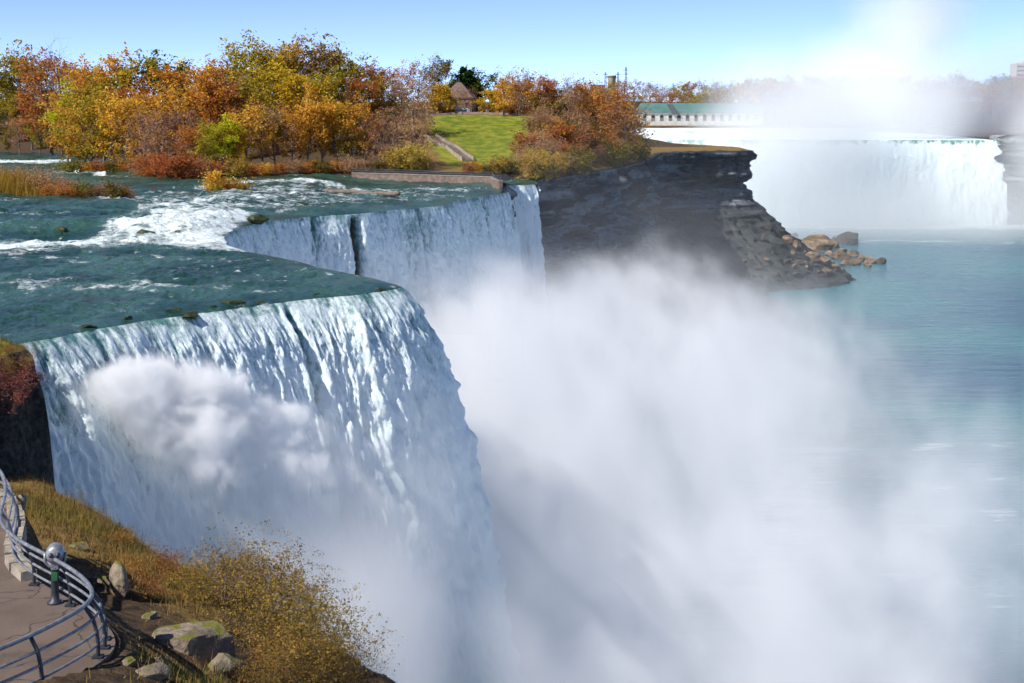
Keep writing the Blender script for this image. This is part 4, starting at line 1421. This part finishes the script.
# parapet between the road and the lawn
pts = [np.array([x, 441 - 0.004 * (x + 8) ** 2]) for x in np.linspace(-27, 14, 42)]
pm_ = MB()
for a, c in zip(pts[:-1], pts[1:]):
    m_ = (a + c) / 2
    pm_.box((m_[0], m_[1], gnd(*m_) + 0.1), (np.linalg.norm(c - a) * 1.01, 0.5, 1.0), math.atan2(c[1] - a[1], c[0] - a[0]))
wp = link('parapet_wall', None, None, (0, 0, 0))
tag(wp, 'low pale stone wall along the road at the top of the lawn', 'wall')
pm_.obj('wall', M['pale_stone'], wp)
cm_ = MB()
for i in range(0, 42, 6):
    cm_ = MB().box((pts[i][0], pts[i][1], gnd(*pts[i]) + 0.2), (0.7, 0.7, 1.2))
    cm_.obj('pillar', M['pale_stone'], wp)


def car(px, D, colr, label, kind='car', rz=0.0):
    X_ = (px - 512) / F * D
    e = link('parked_van' if kind == 'van' else 'parked_car', None, None, (X_, D, gnd(X_, D)), rz)
    tag(e, label, kind, 'vehicles parked by the stone building')
    hgt = 1.9 if kind == 'van' else 1.0
    L = 5.2 if kind == 'van' else 4.5
    bd = MB().box((0, 0, 0.35 + hgt / 2 - 0.1), (L, 1.8, hgt - 0.1), col=colr)
    if kind == 'van':
        bd.box((0, 0, 2.25), (L * 0.92, 1.7, 0.35), taper=0.92, col=colr)
    else:
        bd.box((-0.1, 0, 1.5), (2.6, 1.6, 0.62), taper=0.75, col=colr)
    bd.obj('body', M['paint'], e)
    for sy in (-1, 1):
        MB().box((-0.1, sy * (0.87 if kind == 'van' else 0.76), 1.75 if kind == 'van' else 1.46), (L * 0.75 if kind == 'van' else 2.2, 0.1, 0.55 if kind == 'van' else 0.4)).obj('window', M['glass'], e)
        for sx in (-1, 1):
            MB().lathe([(0.34, -0.11), (0.34, 0.11)], (sx * L * 0.31, sy * 0.86, 0.34), 14, 'y').obj('wheel', M['rubber'], e)


car(447, 455, (0.45, 0.03, 0.03), 'red car parked left of the white van by the stone building')
car(461, 456, (0.75, 0.8, 0.9), 'white van parked in front of the stone building between two red cars', 'van')
car(474, 456, (0.32, 0.03, 0.03), 'dark red car parked right of the white van by the stone building')

# lamp posts along the road
for i, pxx in enumerate((430, 487, 503, 523)):
    X_ = (pxx - 512) / F * 444
    lp = link('lamp_post', None, None, (X_, 444, gnd(X_, 444)))
    tag(lp, ['slim dark lamp post at the left end of the low road wall', 'slim dark lamp post on the road right of the stone building', 'slim dark lamp post in the middle of the road trees', 'slim dark lamp post at the right end of the road wall'][i], 'lamp post', 'lamp posts on the island road')
    MB().tube([(0, 0, 0), (0, 0, 4.6)], [0.09, 0.06], 6).obj('post', M['steel'], lp)
    MB().lathe([(0.05, 4.6), (0.22, 4.8), (0.22, 5.15), (0.05, 5.35)], sides=8).obj('lamp_head', M['pale_stone'], lp)

# steps down through the lawn
sp = [ray(ISL, *q)[0] for q in [(431, 138), (441, 144), (452, 149), (462, 157), (468, 161)]]
sp = resample(np.array([[v.x, v.y, v.z] for v in sp]), 0.7)
sw = link('stone_steps', None, None, (0, 0, 0))
tag(sw, 'pale stone stairway descending the lawn to the promenade', 'steps')
st_, w1, w2 = MB(), MB(), MB()
tdir = sp[-1][:2] - sp[0][:2]
tdir /= np.linalg.norm(tdir)
nside = np.array([-tdir[1], tdir[0]])
ang_ = math.atan2(tdir[1], tdir[0])
for i, p in enumerate(sp):
    st_.box((p[0], p[1], p[2] - 0.05), (0.72, 2.6, 0.7), ang_)
    for wmb, sgn in ((w1, 1), (w2, -1)):
        q = p[:2] + sgn * nside * 1.5
        wmb.box((q[0], q[1], p[2] + 0.45), (0.72, 0.4, 1.3), ang_)
st_.obj('tread', M['pale_stone'], sw)
w1.obj('side_wall', M['pale_stone'], sw)
w2.obj('side_wall', M['pale_stone'], sw)

# promenade wall on the point, its railing
wl = resample(np.array([[-36, 338.5], [-26, 333], [-17.5, 326.0], [-8.5, 320.0], [-4.2, 316.6], [-3.5, 303.5], [-2.2, 298.2]]), 1.0)
rw = link('retaining_wall', None, None, (0, 0, 0))
tag(rw, 'brownish stone retaining wall of the promenade beside the rapids on the point', 'wall')
m1, m2 = MB(), MB()
for a, c in zip(wl[:-1], wl[1:]):
    m_ = (a + c) / 2
    ra = math.atan2(c[1] - a[1], c[0] - a[0])
    m1.box((m_[0], m_[1], 0.55), (1.02, 0.7, 2.1), ra)
    m2.box((m_[0], m_[1], 1.68), (1.03, 0.9, 0.16), ra)
m1.obj('wall', M['masonry'], rw)
m2.obj('coping', M['pale_stone'], rw)
pr = link('promenade_railing', None, None, (0, 0, 0))
tag(pr, 'low metal railing on top of the promenade wall above the rapids', 'railing')
for zz in (2.15, 2.6):
    MB().tube(np.column_stack([wl, np.full(len(wl), zz)]), 0.04, 5).obj('rail', M['steel'], pr)
for i in range(0, len(wl), 3):
    MB().tube([(*wl[i], 1.7), (*wl[i], 2.7)], 0.05, 5).obj('post', M['steel'], pr)
pv = np.vstack([wl, wl[::-1] + np.array([3.0, 5.5])])
pz = np.concatenate([np.full(len(wl), 1.62), np.full(len(wl), 2.1)])
structure(link('promenade', new_mesh('promenade', np.column_stack([pv, pz]), [[i, i + 1, 2 * len(wl) - 2 - i, 2 * len(wl) - 1 - i] for i in range(len(wl) - 1)], [M['pale_stone']])))
# driftwood in the rapids
dl = [(*onz(*q), 0.45) for q in [(268, 190), (300, 192), (345, 195), (400, 197)]]
dw = link('driftwood_log', None, None, (0, 0, 0))
tag(dw, 'long dark driftwood trunk stranded across the rapids', 'log')
MB().tube(resample(np.array(dl), 1.5) + np.random.default_rng(2).normal(size=(len(resample(np.array(dl), 1.5)), 3)) * 0.12, 0.42, 7).obj('log', M['bark'], dw, True)
MB().tube([dl[1], np.array(dl[1]) + (2.0, -0.6, 1.3)], [0.2, 0.06], 5).obj('branch', M['bark'], dw)

# ------------------------------------------------------------------ rocks
import bmesh


def rock_mesh(name, size, seed, mat, flat_top=False, sub=4, cuts=15, rough=0.10):
    r = np.random.default_rng(seed)
    bm = bmesh.new()
    bmesh.ops.create_icosphere(bm, subdivisions=sub, radius=1.0)
    V = np.array([v.co[:] for v in bm.verts])
    Fc = np.array([[v.index for v in f.verts] for f in bm.faces])
    bm.free()
    for _ in range(cuts):
        n = r.normal(size=3)
        n /= np.linalg.norm(n)
        k = r.uniform(0.50, 0.80)
        d = V @ n
        V = V - np.outer(np.clip(d - k, 0, None), n)
    if flat_top:
        V[:, 2] = np.minimum(V[:, 2], 0.42 + 0.05 * V[:, 0])
    nz = fbm(V[:, 0] * 1.6 + seed, V[:, 1] * 1.6, V[:, 2] * 1.6, 5)
    V = V * (1 + rough * nz[:, None] * 0.9)
    V = V * np.asarray(size)
    return new_mesh(name, V, Fc, [mat], None, False)


CL = bvh(clm)
rr = random.Random(12)
rocks = []
for px, py, sz, tone in [(788, 240, 12, 1), (797, 247, 14, 1), (806, 243, 10, 1), (818, 250, 30, 1), (833, 247, 16, 1), (848, 243, 25, 0), (812, 258, 14, 1), (824, 262, 16, 1), (838, 258, 18, 1), (852, 256, 14, 1), (862, 260, 14, 1), (846, 265, 13, 1), (833, 268, 12, 1), (872, 262, 12, 1), (882, 263, 10, 0),
                        (803, 252, 9, 1), (829, 255, 10, 1), (856, 264, 10, 1), (842, 251, 10, 1), (868, 266, 9, 1), (822, 242, 9, 0), (836, 240, 10, 0), (795, 236, 8, 0), (780, 232, 9, 0), (769, 228, 8, 0), (815, 266, 9, 0), (800, 264, 8, 0), (786, 262, 8, 0), (774, 254, 8, 0), (826, 272, 9, 1), (764, 240, 8, 0), (744, 262, 8, 0), (757, 268, 9, 0), (776, 275, 9, 0), (796, 274, 8, 0)]:
    h, _n = ray(CL, px, py)
    if h is None or h.z < -49.9:
        D = (CAMZ + 49.6) * F / (py - HOR)
        h = Vector(((px - 512) / F * D, D, -49.6))
    s = sz * h.y / F * 0.62
    rocks.append((px, tone, h, s))
for i in range(30):
    px, py = rr.gauss(826, 24), rr.gauss(258, 8)
    h, _n = ray(CL, px, py)
    if h is not None and h.z > -49.5:
        rocks.append((px, 1 if rr.random() < 0.6 else 0, h, rr.uniform(1.0, 2.2)))
rocks.sort(key=lambda q: q[0])
cnt = {0: 0, 1: 0}
for i, (px, tone, h, s) in enumerate(rocks):
    me = rock_mesh('talus_rock', (s * rr.uniform(.9, 1.25), s * rr.uniform(.7, 1.0), s * rr.uniform(.6, .8)), 100 + i, M['boulder'] if tone else M['bank_rock'], sub=3 if s < 2.5 else 4, rough=0.2)
    o = link('boulder', me, None, h + Vector((0, 0, s * 0.15)), rr.uniform(0, 6))
    tot = sum(1 for q in rocks if q[1] == tone)
    k = cnt[tone]
    cnt[tone] += 1
    where = 'on the gorge point' if tone else 'under the far cliff'
    size = 'large' if s > 5 else 'small'
    tag(o, f'{size} {"tan" if tone else "dark grey"} boulder {where}, ' + (f'{ORD[k]} such from the left' if k < tot - 1 else 'rightmost of its colour'), 'boulder', 'boulders at the foot of the cliff')

# mossy rocks that break the brink and the rapids
b = NB('mossy_brink_rock')
n1 = b.noise(1.6, 5, 0.65)
M['brink_rock'] = b.bsdf(b.mix(b.ramp(n1, 0.35, 0.65), (0.014, 0.020, 0.008), (0.055, 0.075, 0.016)), 0.6, 0, b.bump(n1, 0.8, 0.15), 0.4)
bl_ = [(88, 323, 1.0), (128, 317, 0.7), (168, 311, 1.1), (188, 309.5, 1.3), (210, 306, 0.8), (236, 303, 1.2), (262, 299, 0.7), (318, 292.5, 0.9), (352, 289, 1.2), (378, 286, 1.0)]
for i, (px, py, sz) in enumerate(bl_):
    p = onz(px, py - 0.6 - 1.2 * ((i * 7) % 3))
    o = link('brink_rock', rock_mesh('brink_rock', (sz * (1.0 + 0.3 * (i % 3)), sz * 0.6, 0.36 + 0.08 * (i % 3)), 300 + i, M['brink_rock'], False, 4, 7, 0.45), None, (p[0], p[1], -0.52), 0.95 + 0.3 * math.sin(i * 2.1))
    tag(o, 'dark mossy rock breaking the brink of the near falls, ' + ('leftmost of ten' if i == 0 else 'rightmost of ten' if i == 9 else f'{ORD[i]} of ten from the left'), 'rock', 'mossy rocks along the brink')
for i, (px, py, sz, lb) in enumerate([(258, 221, 1.6, 'dark rock in the white water just above the second falls'), (146, 236, 1.3, 'dark rock at the edge of the white rapids'), (60, 232, 1.2, 'dark rock in the rapids left of the white water'), (300, 207, 1.6, 'low dark rock above the brink of the second falls')]):
    p = onz(px, py)
    tag(link('rapids_rock', rock_mesh('rapids_rock', (sz, sz * 0.8, 0.8), 340 + i, M['brink_rock'], False, 3, 8, 0.25), None, (p[0], p[1], 0.1), i), lb, 'rock', 'rocks in the rapids')

# ------------------------------------------------------------------ beyond the horseshoe
pp = link('power_house', None, None, (182, 1462, 7.2))
tag(pp, 'long low cream building with a blue-green roof on the far bank', 'building')
MB().box((0, 0, 4.5), (120, 26, 9)).box((0, 0, -2.2), (121, 26.6, 5)).box((0, 0, 9.4), (122, 28, 0.8)).obj('wall', M['cream'], pp)
v = [(-62, -15, 10), (62, -15, 10), (62, 15, 10), (-62, 15, 10), (-56, -4, 19), (56, -4, 19), (56, 6, 19), (-56, 6, 19)]
MB().add(v, [[3, 2, 1, 0], [0, 1, 5, 4], [1, 2, 6, 5], [2, 3, 7, 6], [3, 0, 4, 7], [4, 5, 6, 7]]).obj('roof', M['copper'], pp)
MB().add([(-32, -15.4, 17.5), (-27, -15.4, 17.5), (-20, -15.4, 8), (-27, -15.4, 8), (-32, -9, 18), (-27, -9, 18), (-20, -9, 8), (-27, -9, 8)], [[0, 3, 2, 1], [0, 1, 5, 4], [1, 2, 6, 5], [2, 3, 7, 6], [3, 0, 4, 7], [4, 5, 6, 7]]).obj('dark_chute', M['steel'], pp)
for i in range(14):
    xw = -54 + i * 8.3
    MB().box((xw, -13.05, 4.2), (3.4, 0.3, 4.6)).lathe([(1.7, -0.15), (1.7, 0.15)], (xw, -13.05, 6.5), 14, 'y').obj('window', M['grey_glass'], pp)
tw_ = link('tower', None, None, (125, 1880, 26))
tag(tw_, 'tan cylindrical tower with a dark rim rising beyond the treetops', 'tower')
MB().lathe([(5.2, 0), (5.0, 34), (5.4, 35), (5.4, 38.5), (4.6, 38.6)], sides=24).obj('shaft', M['concrete'], tw_, True)
MB().lathe([(5.6, 35.6), (5.6, 37.4)], sides=24).obj('rim', M['steel'], tw_)
for pxx, D, top, lab in [(605.5, 1885, 72, 'thin dark mast left of the tan tower'), (618, 1885, 72, 'thin dark mast right behind the tan tower'), (626, 1880, 67, 'tallest dark lattice pylon right of the tan tower')]:
    X_ = (pxx - 512) / F * D
    zt = CAMZ - (top - HOR) / F * D
    e = link('pylon', None, None, (X_, D, 25))
    tag(e, lab, 'pylon', 'masts and pylons on the far skyline')
    hh = zt - 25
    b1 = MB()
    for sx, sy in ((-1, -1), (1, -1), (1, 1), (-1, 1)):
        b1.tube([(sx * 2, sy * 2, 0), (sx * 0.5, sy * 0.5, hh)], 0.28, 4)
    for k in range(9):
        q, q2 = k / 9, (k + 1) / 9
        wa, wb = 2 - 1.5 * q, 2 - 1.5 * q2
        b1.tube([(-wa, -wa, hh * q), (wb, -wb, hh * q2)], 0.16, 3).tube([(wa, -wa, hh * q), (-wb, -wb, hh * q2)], 0.16, 3)
    b1.obj('frame', M['steel'], e)
    b2 = MB()
    for q in ((0.82, 0.92) if top < 70 else (0.93,)):
        b2.tube([(-3.6, 0, hh * q), (3.6, 0, hh * q)], 0.25, 4)
    b2.obj('cross_arm', M['steel'], e)
kb = link('brick_building', None, None, (86, 1500, 4))
tag(kb, 'square red-brick block peeking over the cliff-top scrub', 'building')
MB().box((0, 0, 19), (13, 12, 42)).obj('wall', M['brick'], kb)
MB().box((0, 0, 40.4), (13.6, 12.6, 1.0)).obj('cornice', M['brick'], kb)
hb = link('apartment_block', None, None, (588, 1700, 25))
tag(hb, 'pale many-storeyed block on the skyline at the right edge', 'building')
MB().box((0, 0, 24), (40, 22, 48)).obj('wall', M['cream'], hb)
for k in range(9):
    MB().box((0, -11.1, 6 + k * 4.8), (38, 0.3, 1.9)).obj('window_band', M['glass'], hb)
MB().box((0, 0, 49), (24, 14, 2.2)).obj('roof', M['cream'], hb)

# ================================================================== the terrace in front
M['rail'] = plain('galvanised_metal', (0.24, 0.25, 0.27), 0.45, 0.4, 0.35, 5.0)
M['post_dark'] = plain('painted_iron', (0.05, 0.055, 0.065), 0.5, 0.4, 0.2, 3.0)
M['kerb'] = plain('kerb_stone', (0.33, 0.28, 0.22), 0.9, 0, 0.3, 2.5, 0.6)
M['silver'] = plain('silver_paint', (0.30, 0.315, 0.33), 0.45, 0.5, 0.3, 8.0)
M['green_paint'] = plain('green_paint', (0.03, 0.16, 0.05), 0.5, 0, 0.2, 5.0)

rl = link('metal_railing', None, None, (0, 0, 0))
tag(rl, 'curved grey metal railing with four bars around the viewing terrace', 'railing')
nr_ = len(rail_top)
# from the kinked start the posts lean in towards the terrace
for hz_, off, rad in [(RAIL_TOP, 0.0, 0.045), (RAIL_TOP - 0.27, 0.16, 0.029), (RAIL_TOP - 0.52, 0.235, 0.029), (RAIL_TOP - 0.76, 0.265, 0.029)]:
    p = rail_top + rail_n * off
    MB().tube(np.column_stack([p, np.full(nr_, hz_)])[::2], rad, 8).obj('rail', M['rail'], rl, True)
arc = np.concatenate([[0], np.cumsum(np.linalg.norm(np.diff(rail_top, axis=0), axis=1))])
for s_ in [arc[np.argmin(np.hypot(512 + rail_top[:, 0] / rail_top[:, 1] * F - a, HOR + (CAMZ - RAIL_TOP) / rail_top[:, 1] * F - b))] for a, b in
           ((-40, 455), (-4, 466), (6, 487), (1, 512), (22, 543), (58, 561), (92, 590), (94, 600), (86, 608), (31, 636), (-35, 662))]:
    i = int(np.argmin(np.abs(arc - s_)))
    p, n_ = rail_top[i], rail_n[i]
    pts = [(*(p + n_ * o_), 4.0 + hh_) for o_, hh_ in ((0.27, -0.02), (0.275, 0.25), (0.245, 0.5), (0.17, 0.76), (0.0, 1.0))]
    po = MB().tube(resample(np.array(pts), 0.08), 0.042, 8).obj('post', M['rail'] if i < nr_ * 0.40 else M['post_dark'], rl, True)
    MB().box((pts[0][0], pts[0][1], 4.02), (0.2, 0.2, 0.04)).obj('base_plate', M['post_dark'], po)
# kerb of rough blocks under the railing
kb_ = MB()
rk = np.random.default_rng(8)
i = 0
while i < nr_ * 0.50:
    j = min(nr_ - 1, i + int(rk.integers(5, 9)))
    a, c = rail_base[i] + 0.03 * rail_n[i], rail_base[j] + 0.03 * rail_n[j]
    m_ = (a + c) / 2
    kb_.box((m_[0], m_[1], 3.98 + rk.uniform(-0.03, 0.04)), (np.linalg.norm(c - a) * 0.93, 0.42 + rk.uniform(-.04, .06), 0.44), math.atan2(c[1] - a[1], c[0] - a[0]) + rk.uniform(-.04, .04), 0.93, (rk.uniform(.8, 1.1),) * 3)
    i = j
kbo = kb_.obj('stone_kerb', M['kerb'])
tag(kbo, 'kerb of rough tan stone blocks under the left part of the railing', 'kerb')

# coin-operated viewer
vb = onz(55, 603, 4.0)
vw = link('coin_viewer', None, None, (vb[0], vb[1], 4.0), math.radians(12), (0.86, 0.86, 0.92))
tag(vw, 'silver coin-operated viewer on a dark pedestal at the railing', 'viewer')
MB().lathe([(0.20, 0), (0.20, 0.04), (0.12, 0.08), (0.10, 0.25), (0.095, 0.78), (0.13, 0.86)], sides=14).obj('pedestal', M['post_dark'], vw, True)
MB().box((0, -0.10, 0.66), (0.13, 0.06, 0.20)).obj('plate', M['green_paint'], vw)
yk = MB().tube([(-0.25, 0, 1.2), (-0.25, 0, 1.0), (-0.15, 0, 0.88), (0.15, 0, 0.88), (0.25, 0, 1.0), (0.25, 0, 1.2)], 0.035, 7).obj('yoke', M['silver'], vw, True)
hd = MB().lathe([(0.02, -0.20), (0.15, -0.19), (0.21, -0.13), (0.235, 0.0), (0.23, 0.16), (0.20, 0.24), (0.10, 0.27), (0.01, 0.275)], (0, 0, 1.18), 20, 'y').obj('head', M['silver'], vw, True)
hd.scale = (1.0, 1.0, 1.0)
for sx in (-0.085, 0.085):
    MB().lathe([(0.045, -0.10), (0.045, 0.0), (0.06, 0.01), (0.06, 0.05)], (sx, -0.20, 1.20), 12, 'y').obj('eyepiece', M['post_dark'], hd, True)
    MB().lathe([(0.07, 0.0), (0.075, 0.10)], (sx, 0.22, 1.20), 12, 'y').obj('objective_tube', M['silver'], hd, True)
MB().box((0, -0.02, 0.93), (0.18, 0.2, 0.2)).obj('coin_box', M['silver'], hd)

# rocks on the slope; moss grows on their tops
b = NB('mossy_rock')
n1, n2, n3 = b.noise(1.2, 6, 0.65), b.noise(6, 5, 0.65), b.noise(2.0, 4)
c_ = b.mix(b.ramp(n1, 0.3, 0.7), (0.12, 0.098, 0.075), (0.34, 0.275, 0.20))
c_ = b.mix(b.ramp(n2, 0.35, 0.75, 0, 0.5), c_, (0.05, 0.042, 0.036))
gn = b.n('ShaderNodeNewGeometry')
sn = b.n('ShaderNodeSeparateXYZ')
b.l(gn.outputs['Normal'], sn.inputs[0])
ms = b.math('MULTIPLY', b.ramp(sn.outputs[2], 0.6, 0.9), b.ramp(n3, 0.43, 0.56))
c_ = b.mix(ms, c_, (0.14, 0.135, 0.025))
M['mossy_rock'] = b.bsdf(c_, 0.95, 0, b.bump(b.math('ADD', n1, b.math('MULTIPLY', n2, 0.5)), 0.8, 0.15), 0.2)
BK = bvh(bpy.data.objects['bank_ground'].data)


def bank_hit(px, py):
    h, _ = ray(BK, px, py)
    return h if h is not None else Vector(at(px, py, 40))


for px, py, dims, flat, sd, rz, lab in [
    (196, 650, (1.05, 0.85, 1.0), True, 3, 0.15, 'broad flat-topped mossy rock below the railing corner'),
    (118, 592, (0.26, 0.5, 0.75), False, 8, 0.5, 'upright pale rock beside the railing curve'),
    (103, 582, (0.40, 0.3, 0.25), True, 15, 0.2, 'small pale rock left of the upright rock'),
    (148, 618, (0.30, 0.22, 0.16), True, 21, 0.9, 'flat pale stone between the railing corner and the mossy rock'),
    (160, 664, (0.30, 0.2, 0.15), False, 25, 0.3, 'flat stone in the shade below the mossy rock'),
    (128, 664, (0.22, 0.18, 0.14), False, 27, 1.3, 'small dark stone beside the terrace edge'),
    (222, 672, (0.6, 0.5, 0.5), False, 31, 0.7, 'dark rock in the shade of the mossy rock'),
    (76, 548, (0.40, 0.3, 0.25), True, 35, 0.2, 'low stone on the shaded slope behind the viewer'),
    (150, 676, (0.4, 0.3, 0.25), False, 37, 0.4, 'shaded stone at the bottom edge of the slope'),
    (14, 512, (0.45, 0.35, 0.5), False, 39, 0.1, 'rough block beside the inner railing bend')]:
    h = bank_hit(px, py)
    o = link('rock', rock_mesh('rock', dims, sd, M['mossy_rock'], flat, 4, 10, 0.12), None, (h.x, h.y, h.z + dims[2] * 0.10), rz)
    tag(o, lab, 'rock', 'rocks on the slope below the terrace')

# shrubs on the rim, the promontory and the slope
LEAF['rim'] = leaf_mat('leaves_rim_shrub', (0.075, 0.06, 0.016), (0.30, 0.185, 0.04), 0.03, 0.2)
LEAF['rim red'] = leaf_mat('leaves_rim_red', (0.17, 0.08, 0.022), (0.30, 0.13, 0.04), 0.03, 0.2)
LEAF['wine'] = leaf_mat('leaves_wine', (0.12, 0.03, 0.03), (0.24, 0.075, 0.06), 0.02, 0.2)
proto('rim shrub', 'rim', (51, 52, 53), leaves=5000, H=2.4, W=3.2, lsize=0.046, base=0.04, stems=8, twigs=4, bark='twig', jit=(0.10, 0.012), bare=0.45)
proto('red rim shrub', 'rim red', (54, 55), leaves=2800, H=1.6, W=2.2, lsize=0.042, base=0.04, stems=6, twigs=4, bark='twig', jit=(0.10, 0.012), bare=0.4)
proto('wine shrub', 'wine', (56,), leaves=2600, H=2.4, W=3.4, lsize=0.06, base=0.05, stems=4, twigs=4, bark='twig')
proto('twig shrub', 'rim', (57, 58), leaves=500, H=1.6, W=2.4, lsize=0.045, base=0.04, stems=5, twigs=4, bark='twig')
for k, wd in (('rim shrub', 'golden-olive'), ('red rim shrub', 'reddish-brown'), ('wine shrub', 'wine-red'), ('twig shrub', 'nearly leafless brown')):
    WORDS[k] = wd


def rim_plant(kind, px, py, h, row='gorge', wide=1.0, sink=0.1):
    g = bank_hit(px, py)
    e = plant(kind, (g.x, g.y, g.z - sink), h, row, 'shrubs along the gorge rim', wide)
    e.name = 'shrub'
    for c in e.children:
        c.name = 'stems' if c.name.startswith('trunk') else 'leaves'
    PLANTED[-1] = PLANTED[-1][:5] + ('shrub', h)


for px, py, h, k, wd in [(218, 602, 1.4, 'rim shrub', 1), (246, 610, 1.7, 'rim shrub', 1), (272, 618, 1.9, 'rim shrub', 1), (298, 638, 1.8, 'rim shrub', 1), (262, 650, 1.7, 'rim shrub', 1), (316, 668, 1.7, 'rim shrub', 1), (290, 690, 1.6, 'rim shrub', 1), (335, 690, 1.2, 'rim shrub', 1), (262, 694, 0.9, 'rim shrub', 1),
                         (288, 672, 1.2, 'red rim shrub', 1), (180, 585, 0.9, 'red rim shrub', 1), (165, 572, 0.8, 'red rim shrub', 1), (345, 656, 1.2, 'twig shrub', 1.2), (150, 562, 0.8, 'twig shrub', 1), (120, 545, 0.7, 'red rim shrub', 1), (100, 527, 0.8, 'twig shrub', 1), (228, 580, 1.3, 'twig shrub', 1),
                         (130, 575, 0.7, 'red rim shrub', 1), (145, 596, 0.7, 'red rim shrub', 1), (196, 600, 1.1, 'rim shrub', 1), (80, 508, 0.9, 'twig shrub', 1), (365, 676, 0.9, 'twig shrub', 1)]:
    rim_plant(k, px, py, h, 'gorge', wd)
for px, py, h, k in [(10, 402, 2.2, 'wine shrub'), (30, 352, 0.4, 'twig shrub'), (8, 352, 0.5, 'red rim shrub'), (24, 368, 0.8, 'rim shrub'), (6, 375, 1.0, 'rim shrub'), (38, 380, 0.5, 'rim shrub')]:
    rim_plant(k, px, py, h, 'brink')
# trees of the park left of the picture; their shade lies over the promontory
G9 = 'trees of the near park'
for X_, Y_, h, k in [(-41, 57, 15, 'conifer'), (-37, 64, 12, 'conifer'), (-46, 66, 16, 'russet'), (-44, 74, 14, 'conifer')]:
    plant(k, (X_, Y_, -0.5), h, 'park', G9)
ROWS['park'] = 'in the near park'

# dry grass on the slope: one mass of blades
rg = np.random.default_rng(77)
allv, allf, alll, nn = [], [], [], 0
wgt = np.clip(bdry + blawn - 0.25, 0, 1) ** 1.5 * (bst < -0.25) * (bsr > -0.3) * (slope < 1.6) * (BP[:, 0] > -34) * (BP[:, 0] < 4) * (BP[:, 1] > 26)
ar = wgt / wgt.sum()
N_ = 42000
ii = rg.choice(len(BP), N_, p=ar)
bpos = np.column_stack([BP[ii] + rg.uniform(-.12, .12, (N_, 2)), bh[ii] - 0.03])
hb_ = rg.uniform(0.08, 0.34, N_) * (0.6 + 0.8 * rg.random(N_) ** 3)
dirs = rg.normal(size=(N_, 3)) * 0.35 + np.array([0, 0, 1])
wv_ = rg.normal(size=(N_, 3)) * np.array([1, 1, 0])
wv_ /= np.linalg.norm(wv_, axis=1)[:, None]
ww = rg.uniform(0.008, 0.02, N_)[:, None]
V = np.stack([bpos - wv_ * ww, bpos + wv_ * ww, bpos + dirs * hb_[:, None]], 1).reshape(-1, 3)
green = np.clip(blawn[ii] * 1.3 + rg.normal(0, .25, N_), 0, 1)
b = NB('grass_blades')
c_ = b.mix(b.attr('leaf'), (0.22, 0.125, 0.042), (0.13, 0.13, 0.026))
M['blades'] = b.bsdf(c_, 0.9, 0, None, 0.1)
tag(link('dry_grass', new_mesh('dry_grass', V, np.arange(N_ * 3).reshape(-1, 3), [M['blades']], {'leaf': np.repeat(green, 3)})), None, None, kind='stuff')
# reeds on the islet
N_ = 9000
a_, b_ = onz(-30, 200), onz(52, 200)
t_ = rg.random(N_)
bp_ = a_ + (b_ - a_) * t_[:, None] + rg.normal(size=(N_, 2)) * np.array([0.8, 2.6])
hgt_ = (2.2 + 2.6 * np.sin(np.pi * np.clip(0.15 + 0.8 * t_, 0, 1))) * rg.uniform(0.5, 1.1, N_)
bpos = np.column_stack([bp_, np.full(N_, 0.1)])
dirs = rg.normal(size=(N_, 3)) * 0.22 + np.array([0, 0, 1])
wv_ = rg.normal(size=(N_, 3)) * np.array([1, 1, 0])
wv_ /= np.linalg.norm(wv_, axis=1)[:, None]
V = np.stack([bpos - wv_ * 0.07, bpos + wv_ * 0.07, bpos + dirs * hgt_[:, None]], 1).reshape(-1, 3)
tag(link('reeds', new_mesh('reeds', V, np.arange(N_ * 3).reshape(-1, 3), [LEAF['straw']], {'leaf': np.repeat(rg.random(N_), 3)})), None, None, kind='stuff')

label_plants()
